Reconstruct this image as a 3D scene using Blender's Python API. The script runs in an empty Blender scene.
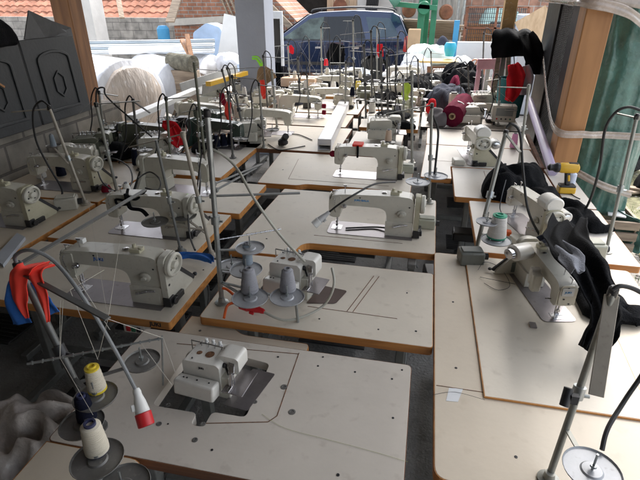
import bpy, math, random
from mathutils import Vector, Matrix, noise, geometry
R = math.radians
random.seed(7)
scene = bpy.context.scene
COL = scene.collection

# ------------------------------------------------------------------ materials
MATS = {}
def pm(name, col, rough=.5, metal=0., var=.12, scale=6., bump=0., bscale=40., spots=0., spot_col=(.08,.05,.03), coat=0., trans=0., alpha=1., stretch=None):
    if name in MATS: return MATS[name]
    m = bpy.data.materials.new(name); m.use_nodes = True
    nt = m.node_tree; N = nt.nodes; L = nt.links
    b = N['Principled BSDF']
    b.inputs['Roughness'].default_value = rough
    b.inputs['Metallic'].default_value = metal
    if coat: b.inputs['Coat Weight'].default_value = coat
    if rough >= .85: b.inputs['Specular IOR Level'].default_value = .12
    if name.startswith('laminate'): b.inputs['Specular IOR Level'].default_value = .3
    if trans: b.inputs['Transmission Weight'].default_value = trans
    if alpha < 1: b.inputs['Alpha'].default_value = alpha
    tc = N.new('ShaderNodeTexCoord'); mp = N.new('ShaderNodeMapping')
    L.new(tc.outputs['Object'], mp.inputs[0])
    if stretch: mp.inputs['Scale'].default_value = stretch
    n = N.new('ShaderNodeTexNoise'); n.inputs['Scale'].default_value = scale; n.inputs['Detail'].default_value = 6
    n.inputs['Roughness'].default_value = .62
    L.new(mp.outputs[0], n.inputs['Vector'])
    r = N.new('ShaderNodeValToRGB')
    r.color_ramp.elements[0].position = .3; r.color_ramp.elements[1].position = .7
    r.color_ramp.elements[0].color = tuple(c*(1-var) for c in col)+(1,)
    r.color_ramp.elements[1].color = tuple(min(1, c*(1+var)) for c in col)+(1,)
    L.new(n.outputs['Fac'], r.inputs[0])
    out = r.outputs[0]
    if spots:
        n2 = N.new('ShaderNodeTexNoise'); n2.inputs['Scale'].default_value = scale*5; n2.inputs['Detail'].default_value = 5
        L.new(mp.outputs[0], n2.inputs['Vector'])
        r2 = N.new('ShaderNodeValToRGB'); r2.color_ramp.elements[0].position = .60; r2.color_ramp.elements[1].position = .74
        r2.color_ramp.elements[0].color = (0,0,0,1); r2.color_ramp.elements[1].color = (spots,)*3+(1,)
        L.new(n2.outputs['Fac'], r2.inputs[0])
        mx = N.new('ShaderNodeMix'); mx.data_type = 'RGBA'
        L.new(r2.outputs[0], mx.inputs[0]); L.new(out, mx.inputs[6]); mx.inputs[7].default_value = tuple(spot_col)+(1,)
        out = mx.outputs[2]
    L.new(out, b.inputs['Base Color'])
    rr = N.new('ShaderNodeMapRange'); rr.inputs[3].default_value = max(.02, rough-.1); rr.inputs[4].default_value = min(1, rough+.12)
    L.new(n.outputs['Fac'], rr.inputs[0]); L.new(rr.outputs[0], b.inputs['Roughness'])
    if bump:
        n3 = N.new('ShaderNodeTexNoise'); n3.inputs['Scale'].default_value = bscale; n3.inputs['Detail'].default_value = 6
        L.new(mp.outputs[0], n3.inputs['Vector'])
        bp = N.new('ShaderNodeBump'); bp.inputs['Strength'].default_value = bump; bp.inputs['Distance'].default_value = .02
        L.new(n3.outputs['Fac'], bp.inputs['Height']); L.new(bp.outputs[0], b.inputs['Normal'])
    MATS[name] = m
    return m

def wood(name, col, dark, scale=3., rough=.6, axis='Z'):
    if name in MATS: return MATS[name]
    m = bpy.data.materials.new(name); m.use_nodes = True
    nt = m.node_tree; N = nt.nodes; L = nt.links; b = N['Principled BSDF']; b.inputs['Roughness'].default_value = rough
    tc = N.new('ShaderNodeTexCoord'); mp = N.new('ShaderNodeMapping')
    mp.inputs['Scale'].default_value = {'Z': (9, 9, .8), 'X': (.8, 9, 9), 'Y': (9, .8, 9)}[axis]
    L.new(tc.outputs['Object'], mp.inputs[0])
    n = N.new('ShaderNodeTexNoise'); n.inputs['Scale'].default_value = scale; n.inputs['Detail'].default_value = 8; n.inputs['Distortion'].default_value = .6
    L.new(mp.outputs[0], n.inputs['Vector'])
    r = N.new('ShaderNodeValToRGB'); r.color_ramp.elements[0].position = .34; r.color_ramp.elements[1].position = .62
    r.color_ramp.elements[0].color = dark+(1,); r.color_ramp.elements[1].color = col+(1,)
    L.new(n.outputs['Fac'], r.inputs[0]); L.new(r.outputs[0], b.inputs['Base Color'])
    bp = N.new('ShaderNodeBump'); bp.inputs['Strength'].default_value = .25; bp.inputs['Distance'].default_value = .01
    L.new(n.outputs['Fac'], bp.inputs['Height']); L.new(bp.outputs[0], b.inputs['Normal'])
    MATS[name] = m
    return m

def brick(name, c1, c2, mortar, scale=1., bw=.5, bh=.25, rough=.9, msize=.02, offset=.5, squash=1, plane='XZ', bump=.6):
    if name in MATS: return MATS[name]
    m = bpy.data.materials.new(name); m.use_nodes = True
    nt = m.node_tree; N = nt.nodes; L = nt.links; b = N['Principled BSDF']; b.inputs['Roughness'].default_value = rough
    tc = N.new('ShaderNodeTexCoord'); sp = N.new('ShaderNodeSeparateXYZ'); cb = N.new('ShaderNodeCombineXYZ')
    L.new(tc.outputs['Object'], sp.inputs[0])
    L.new(sp.outputs['X' if plane[0] == 'X' else 'Y'], cb.inputs[0]); L.new(sp.outputs[plane[1]], cb.inputs[1])
    k = N.new('ShaderNodeTexBrick'); L.new(cb.outputs[0], k.inputs['Vector'])
    k.inputs['Scale'].default_value = scale; k.inputs['Brick Width'].default_value = bw; k.inputs['Row Height'].default_value = bh
    k.inputs['Mortar Size'].default_value = msize; k.inputs['Mortar Smooth'].default_value = .3; k.offset = offset
    k.inputs['Color1'].default_value = c1+(1,); k.inputs['Color2'].default_value = c2+(1,); k.inputs['Mortar'].default_value = mortar+(1,)
    n = N.new('ShaderNodeTexNoise'); n.inputs['Scale'].default_value = 5; n.inputs['Detail'].default_value = 8
    L.new(tc.outputs['Object'], n.inputs['Vector'])
    r = N.new('ShaderNodeValToRGB'); r.color_ramp.elements[0].position = .3; r.color_ramp.elements[1].position = .75
    r.color_ramp.elements[0].color = (.55,.55,.55,1); r.color_ramp.elements[1].color = (1.25,1.22,1.2,1)
    L.new(n.outputs['Fac'], r.inputs[0])
    mx = N.new('ShaderNodeMix'); mx.data_type = 'RGBA'; mx.blend_type = 'MULTIPLY'; mx.inputs[0].default_value = 1
    L.new(k.outputs['Color'], mx.inputs[6]); L.new(r.outputs[0], mx.inputs[7]); L.new(mx.outputs[2], b.inputs['Base Color'])
    bp = N.new('ShaderNodeBump'); bp.inputs['Strength'].default_value = bump; bp.inputs['Distance'].default_value = .02; bp.invert = True
    L.new(k.outputs['Fac'], bp.inputs['Height'])
    bp2 = N.new('ShaderNodeBump'); bp2.inputs['Strength'].default_value = .4; bp2.inputs['Distance'].default_value = .02
    L.new(n.outputs['Fac'], bp2.inputs['Height']); L.new(bp.outputs[0], bp2.inputs['Normal']); L.new(bp2.outputs[0], b.inputs['Normal'])
    MATS[name] = m
    return m

LAM  = pm('laminate_white', (.66,.60,.505), .46, var=.06, scale=3.5, spots=.3, spot_col=(.36,.3,.24), bump=.03, bscale=90)
LAMG = pm('laminate_grey', (.59,.54,.475), .44, var=.06, scale=4, spots=.3, spot_col=(.3,.24,.2), bump=.03)
LAMB = pm('laminate_beige', (.64,.56,.45), .44, var=.06, scale=3, spots=.25, spot_col=(.4,.32,.22), bump=.03)
LAMW = pm('laminate_bright', (.64,.60,.54), .4, var=.05, scale=4, spots=.2, spot_col=(.4,.36,.3), bump=.02)
EDGE = wood('edge_wood', (.60,.27,.075), (.38,.155,.04), 2.5, .5, 'X')
EDGED = wood('edge_wood_dark', (.22,.10,.05), (.12,.055,.03), 2.5, .55, 'X')
STEEL = pm('grey_painted_steel', (.16,.165,.16), .5, var=.2, scale=20, spots=.3)
DARKM = pm('dark_metal', (.045,.045,.048), .45, .3, var=.3, scale=20)
CHROME = pm('bright_steel', (.55,.55,.56), .25, 1., var=.1, scale=30)
PLATE = pm('brushed_plate', (.30,.28,.29), .32, .85, var=.15, scale=6, spots=.35, spot_col=(.13,.09,.07))
CREAM = pm('machine_cream', (.60,.575,.50), .4, var=.08, scale=9, spots=.28, spot_col=(.25,.2,.13), coat=.2)
CREAMD = pm('machine_cream_grey', (.52,.50,.43), .42, var=.1, scale=8, spots=.3, spot_col=(.18,.14,.1), coat=.15)
COVER = pm('belt_cover_olive', (.47,.44,.32), .45, var=.08, scale=8, spots=.25, spot_col=(.2,.17,.1))
WHITEP = pm('overlock_white', (.66,.64,.59), .38, var=.06, scale=9, spots=.22, spot_col=(.3,.2,.12), coat=.2)
OLIVE = pm('machine_olive', (.13,.135,.10), .42, var=.15, scale=9, spots=.3)
GREEN = pm('machine_dark_green', (.03,.055,.045), .35, var=.2, scale=9, coat=.3)
BLACKP = pm('black_plastic', (.018,.018,.02), .4, var=.2, scale=20)
RUBBER = pm('black_rubber', (.015,.015,.016), .6, var=.2)
GREYC = pm('grey_cable', (.22,.23,.24), .5, var=.1)
BEIGEC = pm('beige_cable', (.45,.44,.38), .5, var=.1)
POLE = pm('pole_grey', (.30,.30,.27), .42, .35, var=.15, scale=15, spots=.3)
POLED = pm('pole_dark', (.13,.13,.125), .45, .4, var=.2, scale=15, spots=.3)
POLEB = pm('pole_beige', (.40,.36,.30), .45, .1, var=.1, scale=15, spots=.25)
GALV = pm('galvanised', (.36,.38,.38), .38, .8, var=.2, scale=25)
DISC = pm('spool_disc', (.17,.165,.155), .5, .4, var=.25, scale=14, spots=.4, spot_col=(.35,.33,.3))
DISCL = pm('spool_disc_light', (.40,.41,.43), .45, .3, var=.15, scale=14, spots=.3)
TCREAM = pm('thread_cream', (.72,.66,.54), .85, var=.05, bump=.5, bscale=8, stretch=(1,1,60))
TWHITE = pm('thread_white', (.76,.74,.70), .85, var=.04, bump=.5, bscale=8, stretch=(1,1,60))
TGREY = pm('thread_grey', (.36,.36,.39), .85, var=.05, bump=.5, bscale=8, stretch=(1,1,60))
TBLUEG = pm('thread_bluegrey', (.28,.33,.38), .85, var=.05, bump=.5, bscale=8, stretch=(1,1,60))
TNAVY = pm('thread_navy', (.012,.014,.03), .85, var=.1, bump=.5, bscale=8, stretch=(1,1,60))
TPINK = pm('thread_pink', (.75,.32,.52), .85, var=.05, bump=.5, bscale=8, stretch=(1,1,60))
THREAD = pm('thread_strand', (.55,.52,.46), .8)
YELLOW = pm('yellow_plastic', (.62,.36,.015), .4, var=.08)
REDP = pm('red_plastic', (.55,.02,.025), .35, var=.1)
WHITEPL = pm('white_plastic', (.74,.74,.72), .4, var=.04)
LILAC = pm('lilac_tube', (.46,.40,.56), .4, var=.06)
PINKPL = pm('pink_plastic', (.65,.35,.42), .45)
REDCL = pm('red_cloth', (.62,.02,.03), .85, var=.2, scale=12, bump=.3)
ORRED = pm('orange_red_ribbon', (.80,.05,.03), .7, var=.1)
BLUECL = pm('blue_cloth', (.02,.12,.42), .8, var=.15, bump=.2)
DKRED = pm('dark_red_cloth', (.20,.012,.03), .9, var=.2, bump=.3)
MAROON = pm('maroon_fabric', (.15,.012,.038), .9, var=.25, scale=10, bump=.4, bscale=120)
BLACKCL = pm('black_cloth', (.007,.0075,.009), .92, var=.35, scale=9, bump=.5, bscale=160)
NAVYCL = pm('charcoal_cloth', (.05,.055,.075), .92, var=.3, scale=9, bump=.5, bscale=160)
GREYCL = pm('grey_mesh_lining', (.20,.21,.24), .9, var=.25, scale=14, bump=.5, bscale=200)
LIME = pm('lime_green_strap', (.30,.85,.04), .6)
TEALCL = pm('teal_cloth', (.02,.16,.17), .8, var=.2)
FLOORM = pm('concrete_floor', (.29,.288,.285), .85, var=.3, scale=3, bump=.5, bscale=60, spots=.35, spot_col=(.05,.05,.05))
YARD = pm('yard_dirt', (.36,.335,.30), .95, var=.25, scale=2, bump=.8, bscale=30, spots=.4, spot_col=(.2,.17,.13))
PLASTIC = pm('wrap_plastic', (.70,.72,.76), .3, var=.12, scale=6, bump=1., bscale=9, coat=.4, stretch=(1,1,.35))
PLASTB = pm('wrap_plastic_brown', (.50,.43,.37), .35, var=.3, scale=2.2, bump=.9, bscale=12, coat=.4, spots=1., spot_col=(.75,.76,.78), stretch=(1.6,1.6,.5))
BAGM = pm('dusty_plastic', (.60,.56,.54), .4, var=.35, scale=7, bump=1., bscale=14, coat=.4)
GREENSH = pm('green_plastic_sheet', (.06,.145,.12), .3, var=.35, scale=5, bump=.9, bscale=12, coat=.3, spots=.2, spot_col=(.30,.45,.45))
TAPE = pm('stretch_tape', (.50,.42,.36), .25, var=.15, scale=20, alpha=.62, coat=.5)
PLANK = wood('weathered_plank', (.38,.30,.22), (.20,.15,.11), 3, .8, 'X')
POSTM = wood('post_orange', (.42,.20,.072), (.30,.135,.045), 1.1, .5, 'Z')
POSTL = wood('post_brown', (.36,.17,.07), (.20,.09,.04), 1.6, .6, 'Z')
DOORG = pm('door_charcoal', (.028,.031,.035), .5, var=.2, scale=4, bump=.1)
PILLAR = pm('pillar_bluegrey', (.33,.36,.43), .7, var=.08, scale=2, bump=.1)
ALU = pm('aluminium', (.52,.56,.60), .35, .7, var=.2, scale=5)
BLOCKS = brick('block_wall_paint', (.30,.275,.235), (.22,.205,.18), (.13,.12,.11), 1, .4, .2, .9, .012, plane='YZ')
BLOCKB = brick('grey_blocks', (.36,.345,.32), (.30,.29,.27), (.22,.21,.2), 1, .4, .2, .9, .012)
BRICKO = brick('orange_brick', (.40,.19,.12), (.33,.15,.09), (.36,.33,.30), 1, .26, .09, .9, .012)
HOLLOW = brick('hollow_brick', (.45,.26,.19), (.39,.21,.15), (.42,.39,.36), 1, .3, .2, .9, .014)
CARP = pm('car_blue', (.012,.026,.072), .22, .55, var=.05, coat=1.)
GLASS = pm('dark_window', (.008,.01,.013), .12, 0, var=.1)
GLASSL = pm('clear_window', (.07,.095,.085), .12, 0, var=.9, scale=2.5)
GREENM = pm('green_machine_paint', (.03,.19,.10), .5, var=.2, scale=4, spots=.2)
RUST = pm('rusty_metal', (.22,.09,.05), .8, var=.4, scale=8, bump=.3)
BLUEP = pm('blue_paint', (.06,.30,.55), .5, var=.1)
TEALP = pm('teal_plastic', (.03,.42,.62), .4, var=.05)
COPPER = pm('copper_rod', (.55,.25,.15), .4, .6)
PLASTER = pm('pale_plaster', (.62,.60,.56), .9, var=.08, scale=2, spots=.2, bump=.2)
WHITEW = pm('white_render', (.80,.80,.79), .85, var=.05, scale=2)
SHADEIN = pm('interior_shade_paint', (.03,.027,.025), .9, var=.3)
MINT = pm('mint_tarp', (.45,.66,.64), .6, var=.1, bump=.3)
BLKORG = pm('orange_sheet', (.60,.27,.10), .8, var=.12, scale=5)
CARD = pm('cardboard', (.45,.32,.20), .85, var=.1)
WALL_IN = pm('inner_wall', (.20,.185,.17), .9, var=.15)
TYRE = pm('tyre', (.02,.02,.02), .8, var=.3, bump=.4)
STICK = pm('sticker_white', (.70,.72,.74), .5, var=.05)
INKB = pm('blue_ink', (.02,.12,.42), .5)
INKC = pm('light_blue_ink', (.04,.28,.62), .5)
INKD = pm('dark_ink', (.02,.02,.025), .5)
RUSTY = pm('rust_stain', (.16,.075,.035), .8, var=.6, scale=60, bump=.4)
LGREEN = pm('grass', (.07,.13,.03), .9, var=.4, scale=3)
TAIL = pm('tail_lamp', (.50,.02,.02), .2, coat=1.)
ORANGE = pm('orange_plastic', (.80,.13,.02), .45)

# ------------------------------------------------------------------ mesh builder
class MB:
    def __init__(s): s.v = []; s.f = []
    def add(s, vs, fs):
        o = len(s.v); s.v += [tuple(v) for v in vs]; s.f += [tuple(i+o for i in f) for f in fs]; return s
    def box(s, c, d, rot=None):
        hx, hy, hz = d[0]/2, d[1]/2, d[2]/2
        vs = [Vector((x, y, z)) for x in (-hx, hx) for y in (-hy, hy) for z in (-hz, hz)]
        if rot is not None: vs = [rot @ v for v in vs]
        return s.add([v+Vector(c) for v in vs], [(0,1,3,2),(4,6,7,5),(0,4,5,1),(2,3,7,6),(0,2,6,4),(1,5,7,3)])
    def bx(s, x0, x1, y0, y1, z0, z1): return s.box(((x0+x1)/2,(y0+y1)/2,(z0+z1)/2), (x1-x0,y1-y0,z1-z0))
    def bar(s, a, b, w, h, up=(0,0,1)):
        a, b = Vector(a), Vector(b); d = (b-a); L_ = d.length; d.normalize(); up = Vector(up)
        if abs(d.dot(up)) > .98: up = Vector((0,1,0))
        x = d.cross(up).normalized(); z = x.cross(d)
        rot = Matrix((x, d, z)).transposed()
        return s.box((a+b)/2, (w, L_, h), rot)
    def cyl(s, a, b, r, r2=None, n=16, cap=True):
        r2 = r if r2 is None else r2
        a, b = Vector(a), Vector(b); d = (b-a).normalized()
        u = d.orthogonal().normalized(); w = d.cross(u); vs = []; fs = []
        for k in range(n):
            t = 2*math.pi*k/n; q = u*math.cos(t)+w*math.sin(t); vs += [a+q*r, b+q*r2]
        for k in range(n):
            j = (k+1) % n; fs.append((2*k, 2*j, 2*j+1, 2*k+1))
        if cap: fs += [tuple(2*k for k in reversed(range(n))), tuple(2*k+1 for k in range(n))]
        return s.add(vs, fs)
    def lathe(s, prof, c=(0,0,0), n=24, axis=(0,0,1)):
        ax = Vector(axis).normalized(); u = ax.orthogonal().normalized(); w = ax.cross(u); c = Vector(c); vs = []; fs = []
        for r, z in prof:
            for k in range(n):
                t = 2*math.pi*k/n; vs.append(c+ax*z+(u*math.cos(t)+w*math.sin(t))*r)
        m = len(prof)
        for i in range(m-1):
            for k in range(n):
                j = (k+1) % n; fs.append((i*n+k, i*n+j, (i+1)*n+j, (i+1)*n+k))
        if prof[0][0] > 1e-6: fs.append(tuple(reversed(range(n))))
        if prof[-1][0] > 1e-6: fs.append(tuple((m-1)*n+k for k in range(n)))
        return s.add(vs, fs)
    def tube(s, pts, r, n=8, smooth=True):
        pts = [Vector(p) for p in pts]
        if smooth and len(pts) > 2:
            q = []; P_ = [pts[0]]+pts+[pts[-1]]
            for i in range(1, len(P_)-2):
                for k in range(6):
                    t = k/6; a, b, c, d = P_[i-1], P_[i], P_[i+1], P_[i+2]
                    q.append(.5*((2*b)+(c-a)*t+(2*a-5*b+4*c-d)*t*t+(3*b-a-3*c+d)*t**3))
            q.append(pts[-1]); pts = q
        vs = []; fs = []; u = None; m = len(pts)
        for i, p in enumerate(pts):
            d = (pts[min(i+1, m-1)]-pts[max(i-1, 0)]).normalized()
            if u is None: u = d.orthogonal().normalized()
            u = (u-d*u.dot(d)).normalized(); w = d.cross(u)
            for k in range(n):
                t = 2*math.pi*k/n; vs.append(p+(u*math.cos(t)+w*math.sin(t))*r)
        for i in range(m-1):
            for k in range(n):
                j = (k+1) % n; fs.append((i*n+k, i*n+j, (i+1)*n+j, (i+1)*n+k))
        fs += [tuple(reversed(range(n))), tuple((m-1)*n+k for k in range(n))]
        return s.add(vs, fs)
    def prism(s, loop, z0, z1, holes=(), plane='XY'):
        """outline (with holes) extruded; plane XY -> z, XZ -> y, YZ -> x"""
        loops = [loop]+list(holes)
        def m(a, b, h): return {'XY': (a, b, h), 'XZ': (a, h, b), 'YZ': (h, a, b)}[plane]
        flat = [p for l in loops for p in l]; n = len(flat)
        tris = geometry.tessellate_polygon([[Vector((p[0], p[1], 0)) for p in l] for l in loops])
        vs = [m(p[0], p[1], z0) for p in flat]+[m(p[0], p[1], z1) for p in flat]
        fs = []
        for t in tris:
            fs.append(tuple(t)); fs.append(tuple(i+n for i in reversed(t)))
        o = 0
        for l in loops:
            k = len(l)
            for i in range(k):
                j = (i+1) % k; fs.append((o+i, o+j, o+j+n, o+i+n))
            o += k
        return s.add(vs, fs)
    def ball(s, c, r, n=12, sc=(1,1,1)):
        vs = []; fs = []; c = Vector(c); m = n//2
        for i in range(m+1):
            a = math.pi*i/m
            for k in range(n):
                t = 2*math.pi*k/n; vs.append(c+Vector((r*sc[0]*math.sin(a)*math.cos(t), r*sc[1]*math.sin(a)*math.sin(t), r*sc[2]*math.cos(a))))
        for i in range(m):
            for k in range(n):
                j = (k+1) % n; fs.append((i*n+k, (i+1)*n+k, (i+1)*n+j, i*n+j))
        return s.add(vs, fs)
    def build(s, name, mat, parent=None, smooth=35, bevel=0, loc=None, seg=2, solid=0, sub=0):
        me = bpy.data.meshes.new(name); me.from_pydata(s.v, [], s.f); me.validate()
        import bmesh
        bm = bmesh.new(); bm.from_mesh(me); bmesh.ops.remove_doubles(bm, verts=bm.verts, dist=1e-5)
        bmesh.ops.recalc_face_normals(bm, faces=bm.faces); bm.to_mesh(me); bm.free()
        me.materials.append(mat)
        if smooth:
            me.shade_smooth()
            me.set_sharp_from_angle(angle=R(smooth))
        o = bpy.data.objects.new(name, me); COL.objects.link(o)
        if parent: o.parent = parent
        if loc: o.location = loc
        if solid:
            q = o.modifiers.new('Solidify', 'SOLIDIFY'); q.thickness = solid
        if sub:
            q = o.modifiers.new('Subdivision', 'SUBSURF'); q.levels = sub; q.render_levels = sub
        if bevel:
            q = o.modifiers.new('Bevel', 'BEVEL'); q.width = bevel; q.segments = seg; q.limit_method = 'ANGLE'; q.angle_limit = R(40); q.harden_normals = False
        return o

def tag(o, label, cat, group=None, kind=None):
    if kind: o['kind'] = kind
    if label: o['label'] = label
    if cat: o['category'] = cat
    if group: o['group'] = group
    return o
def thing(name, label, cat, loc=(0,0,0), rz=0, group=None):
    o = bpy.data.objects.new(name, None); o.empty_display_size = .1; COL.objects.link(o)
    o.location = loc; o.rotation_euler = (0, 0, R(rz))
    return tag(o, label, cat, group)
def struct(name, mb, mat, **k):
    o = mb.build(name, mat, **k); o['kind'] = 'structure'; return o
def copy_tree(o, parent=None):
    c = o.copy(); COL.objects.link(c)
    if parent: c.parent = parent
    for ch in list(o.children): copy_tree(ch, c)
    return c
def place(proto, used, loc, rz, label, group, rot=None):
    o = proto if not used.get(proto.name_full) else copy_tree(proto)
    used[proto.name_full] = True
    o.location = loc; o.rotation_euler = rot if rot else (0, 0, R(rz)); o['label'] = label; o['group'] = group
    return o
USED = {}

def rounded(pts, rad, n=5):
    """round polygon corners; rad is a number or per-corner list"""
    out = []; m = len(pts)
    for i, p in enumerate(pts):
        r = rad[i] if isinstance(rad, (list, tuple)) else rad
        if r <= 0: out.append(tuple(p)); continue
        a = Vector(pts[i-1]); b = Vector(p); c = Vector(pts[(i+1) % m])
        d1 = (a-b); d2 = (c-b); r1 = min(r, d1.length*.49, d2.length*.49); p1 = b+d1.normalized()*r1; p2 = b+d2.normalized()*r1
        for k in range(n+1):
            t = k/n; q = p1*(1-t)**2+b*2*t*(1-t)+p2*t*t; out.append((q.x, q.y))
    return out
def offset(loop, d):
    out = []; m = len(loop)
    area = sum(loop[i][0]*loop[(i+1) % m][1]-loop[(i+1) % m][0]*loop[i][1] for i in range(m))
    sg = 1 if area > 0 else -1
    for i in range(m):
        a = Vector(loop[i-1]); b = Vector(loop[i]); c = Vector(loop[(i+1) % m])
        n1 = Vector(((b-a).y, -(b-a).x)); n2 = Vector(((c-b).y, -(c-b).x))
        n1 = n1.normalized() if n1.length else n2; n2 = n2.normalized() if n2.length else n1
        q = (n1+n2)
        q = q.normalized()/max(.5, q.normalized().dot(n1)) if q.length > 1e-6 else n1
        out.append((b.x+q.x*d*sg, b.y+q.y*d*sg))
    return out

def text(body, size, mat, parent, loc, rot, depth=.0006, name='brand_lettering', bold=.0):
    cu = bpy.data.curves.new(name, 'FONT'); cu.body = body; cu.size = size; cu.extrude = depth; cu.align_x = 'CENTER'; cu.align_y = 'CENTER'
    cu.offset = bold
    t = bpy.data.objects.new(name, cu); COL.objects.link(t)
    bpy.context.view_layer.update()
    me = bpy.data.meshes.new_from_object(t.evaluated_get(bpy.context.evaluated_depsgraph_get()))
    bpy.data.objects.remove(t)
    me.materials.clear(); me.materials.append(mat)
    o = bpy.data.objects.new(name, me); COL.objects.link(o); o.parent = parent; o.location = loc; o.rotation_euler = rot
    return o

# photo geometry: camera 1.95 m up, pitched 26.6 deg; P gives the point of a real horizontal plane seen at a photo pixel
F_, PI_, YAW, H = 480., math.atan(.5), R(12.1), 1.95
def ray(x, y):
    cx = (x-320)/F_; cy = -(y-240)/F_
    d = (cx, math.cos(PI_)+cy*math.sin(PI_), -math.sin(PI_)+cy*math.cos(PI_))
    return (d[0]*math.cos(YAW)-d[1]*math.sin(YAW), d[0]*math.sin(YAW)+d[1]*math.cos(YAW), d[2])
def P(x, y, z=.75):
    d = ray(x, y); t = (z-H)/d[2]; return Vector((d[0]*t, d[1]*t, z))
def PY(x, y, Y):
    d = ray(x, y); t = Y/d[1]; return Vector((d[0]*t, Y, H+d[2]*t))

# ------------------------------------------------------------------ tables
ZT = .75
def table(label, loop, z=ZT, rad=.015, mat=LAM, edge=EDGE, holes=(), th=.038, legs=True, screws=(), group=None, motor=True, brand=None, pedal=True, seams=()):
    xs = [p[0] for p in loop]; ys = [p[1] for p in loop]; cx, cy = (min(xs)+max(xs))/2, (min(ys)+max(ys))/2
    t = thing('sewing_table', label, 'table', (cx, cy, 0), group=group)
    lp = rounded([(p[0]-cx, p[1]-cy) for p in loop], rad)
    hl = [rounded([(p[0]-cx, p[1]-cy) for p in h], .02) for h in holes]
    MB().prism(lp, z-th+.001, z, hl).build('tabletop', mat, t, smooth=30, bevel=.0015, seg=1)
    out = offset(lp, .0025); e = MB(); n = len(lp)
    vs = [(a, b, z-th) for a, b in out]+[(a, b, z-.0012) for a, b in out]+[(a, b, z-.0012) for a, b in offset(lp, -.002)]+[(a, b, z-th) for a, b in offset(lp, -.002)]
    fs = []
    for i in range(n):
        j = (i+1) % n
        fs += [(i, j, j+n, i+n), (i+n, j+n, j+2*n, i+2*n), (i+3*n, j+3*n, j, i)]
    e.add(vs, fs).build('edge_band', edge, t, smooth=0)
    w, d = max(xs)-min(xs), max(ys)-min(ys)
    if seams:
        q = MB()
        for a, b in seams: q.bar((a[0]-cx, a[1]-cy, z+.0004), (b[0]-cx, b[1]-cy, z+.0004), .0028, .0012)
        q.build('panel_seam', RUSTY, t)
    for (a, b, r) in screws:
        MB().lathe([(r, 0), (r, .0012), (r*.55, .0016), (r*.5, .0004), (0, .0004)], (a-cx, b-cy, z), 12).build('screw_cap', DARKM if r < .006 else DISC, t)
    if legs:
        lx = w/2-.12
        for s in (-1, 1):
            m = MB(); x = s*lx
            m.bx(x-.02, x+.02, -.025, .025, .06, z-th-.001)
            m.bx(x-.022, x+.022, -d*.42, d*.42, .03, .07); m.bx(x-.022, x+.022, -d*.38, d*.38, z-th-.03, z-th-.002)
            for q in (-1, 1): m.cyl((x, q*d*.38, 0), (x, q*d*.38, .032), .02, n=10)
            m.build('leg', STEEL, t, bevel=.004)
        MB().bar((-lx+.03, .03, .22), (lx-.03, .03, .22), .035, .035).build('crossbar', STEEL, t, bevel=.003)
        if pedal:
            m = MB().bx(-.2, .2, -d*.38, -d*.38+.26, .1, .115)
            for k in range(7): m.bx(-.19, .19, -d*.38+.02+k*.034, -d*.38+.03+k*.034, .115, .12)
            m.build('treadle_pedal', DARKM, t, bevel=.004)
        if motor:
            m = MB().cyl((-.02, .05, z-.17), (.2, .05, z-.17), .075, n=18).cyl((.2, .05, z-.17), (.26, .05, z-.17), .03, n=12)
            m.bx(.0, .16, -.04, .14, z-.1, z-th-.002)
            m.build('clutch_motor', DARKM, t, bevel=.004)
    if brand: brand(t, cx, cy)
    return t

def rect(x0, x1, y0, y1): return [(x0, y0), (x1, y0), (x1, y1), (x0, y1)]

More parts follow.
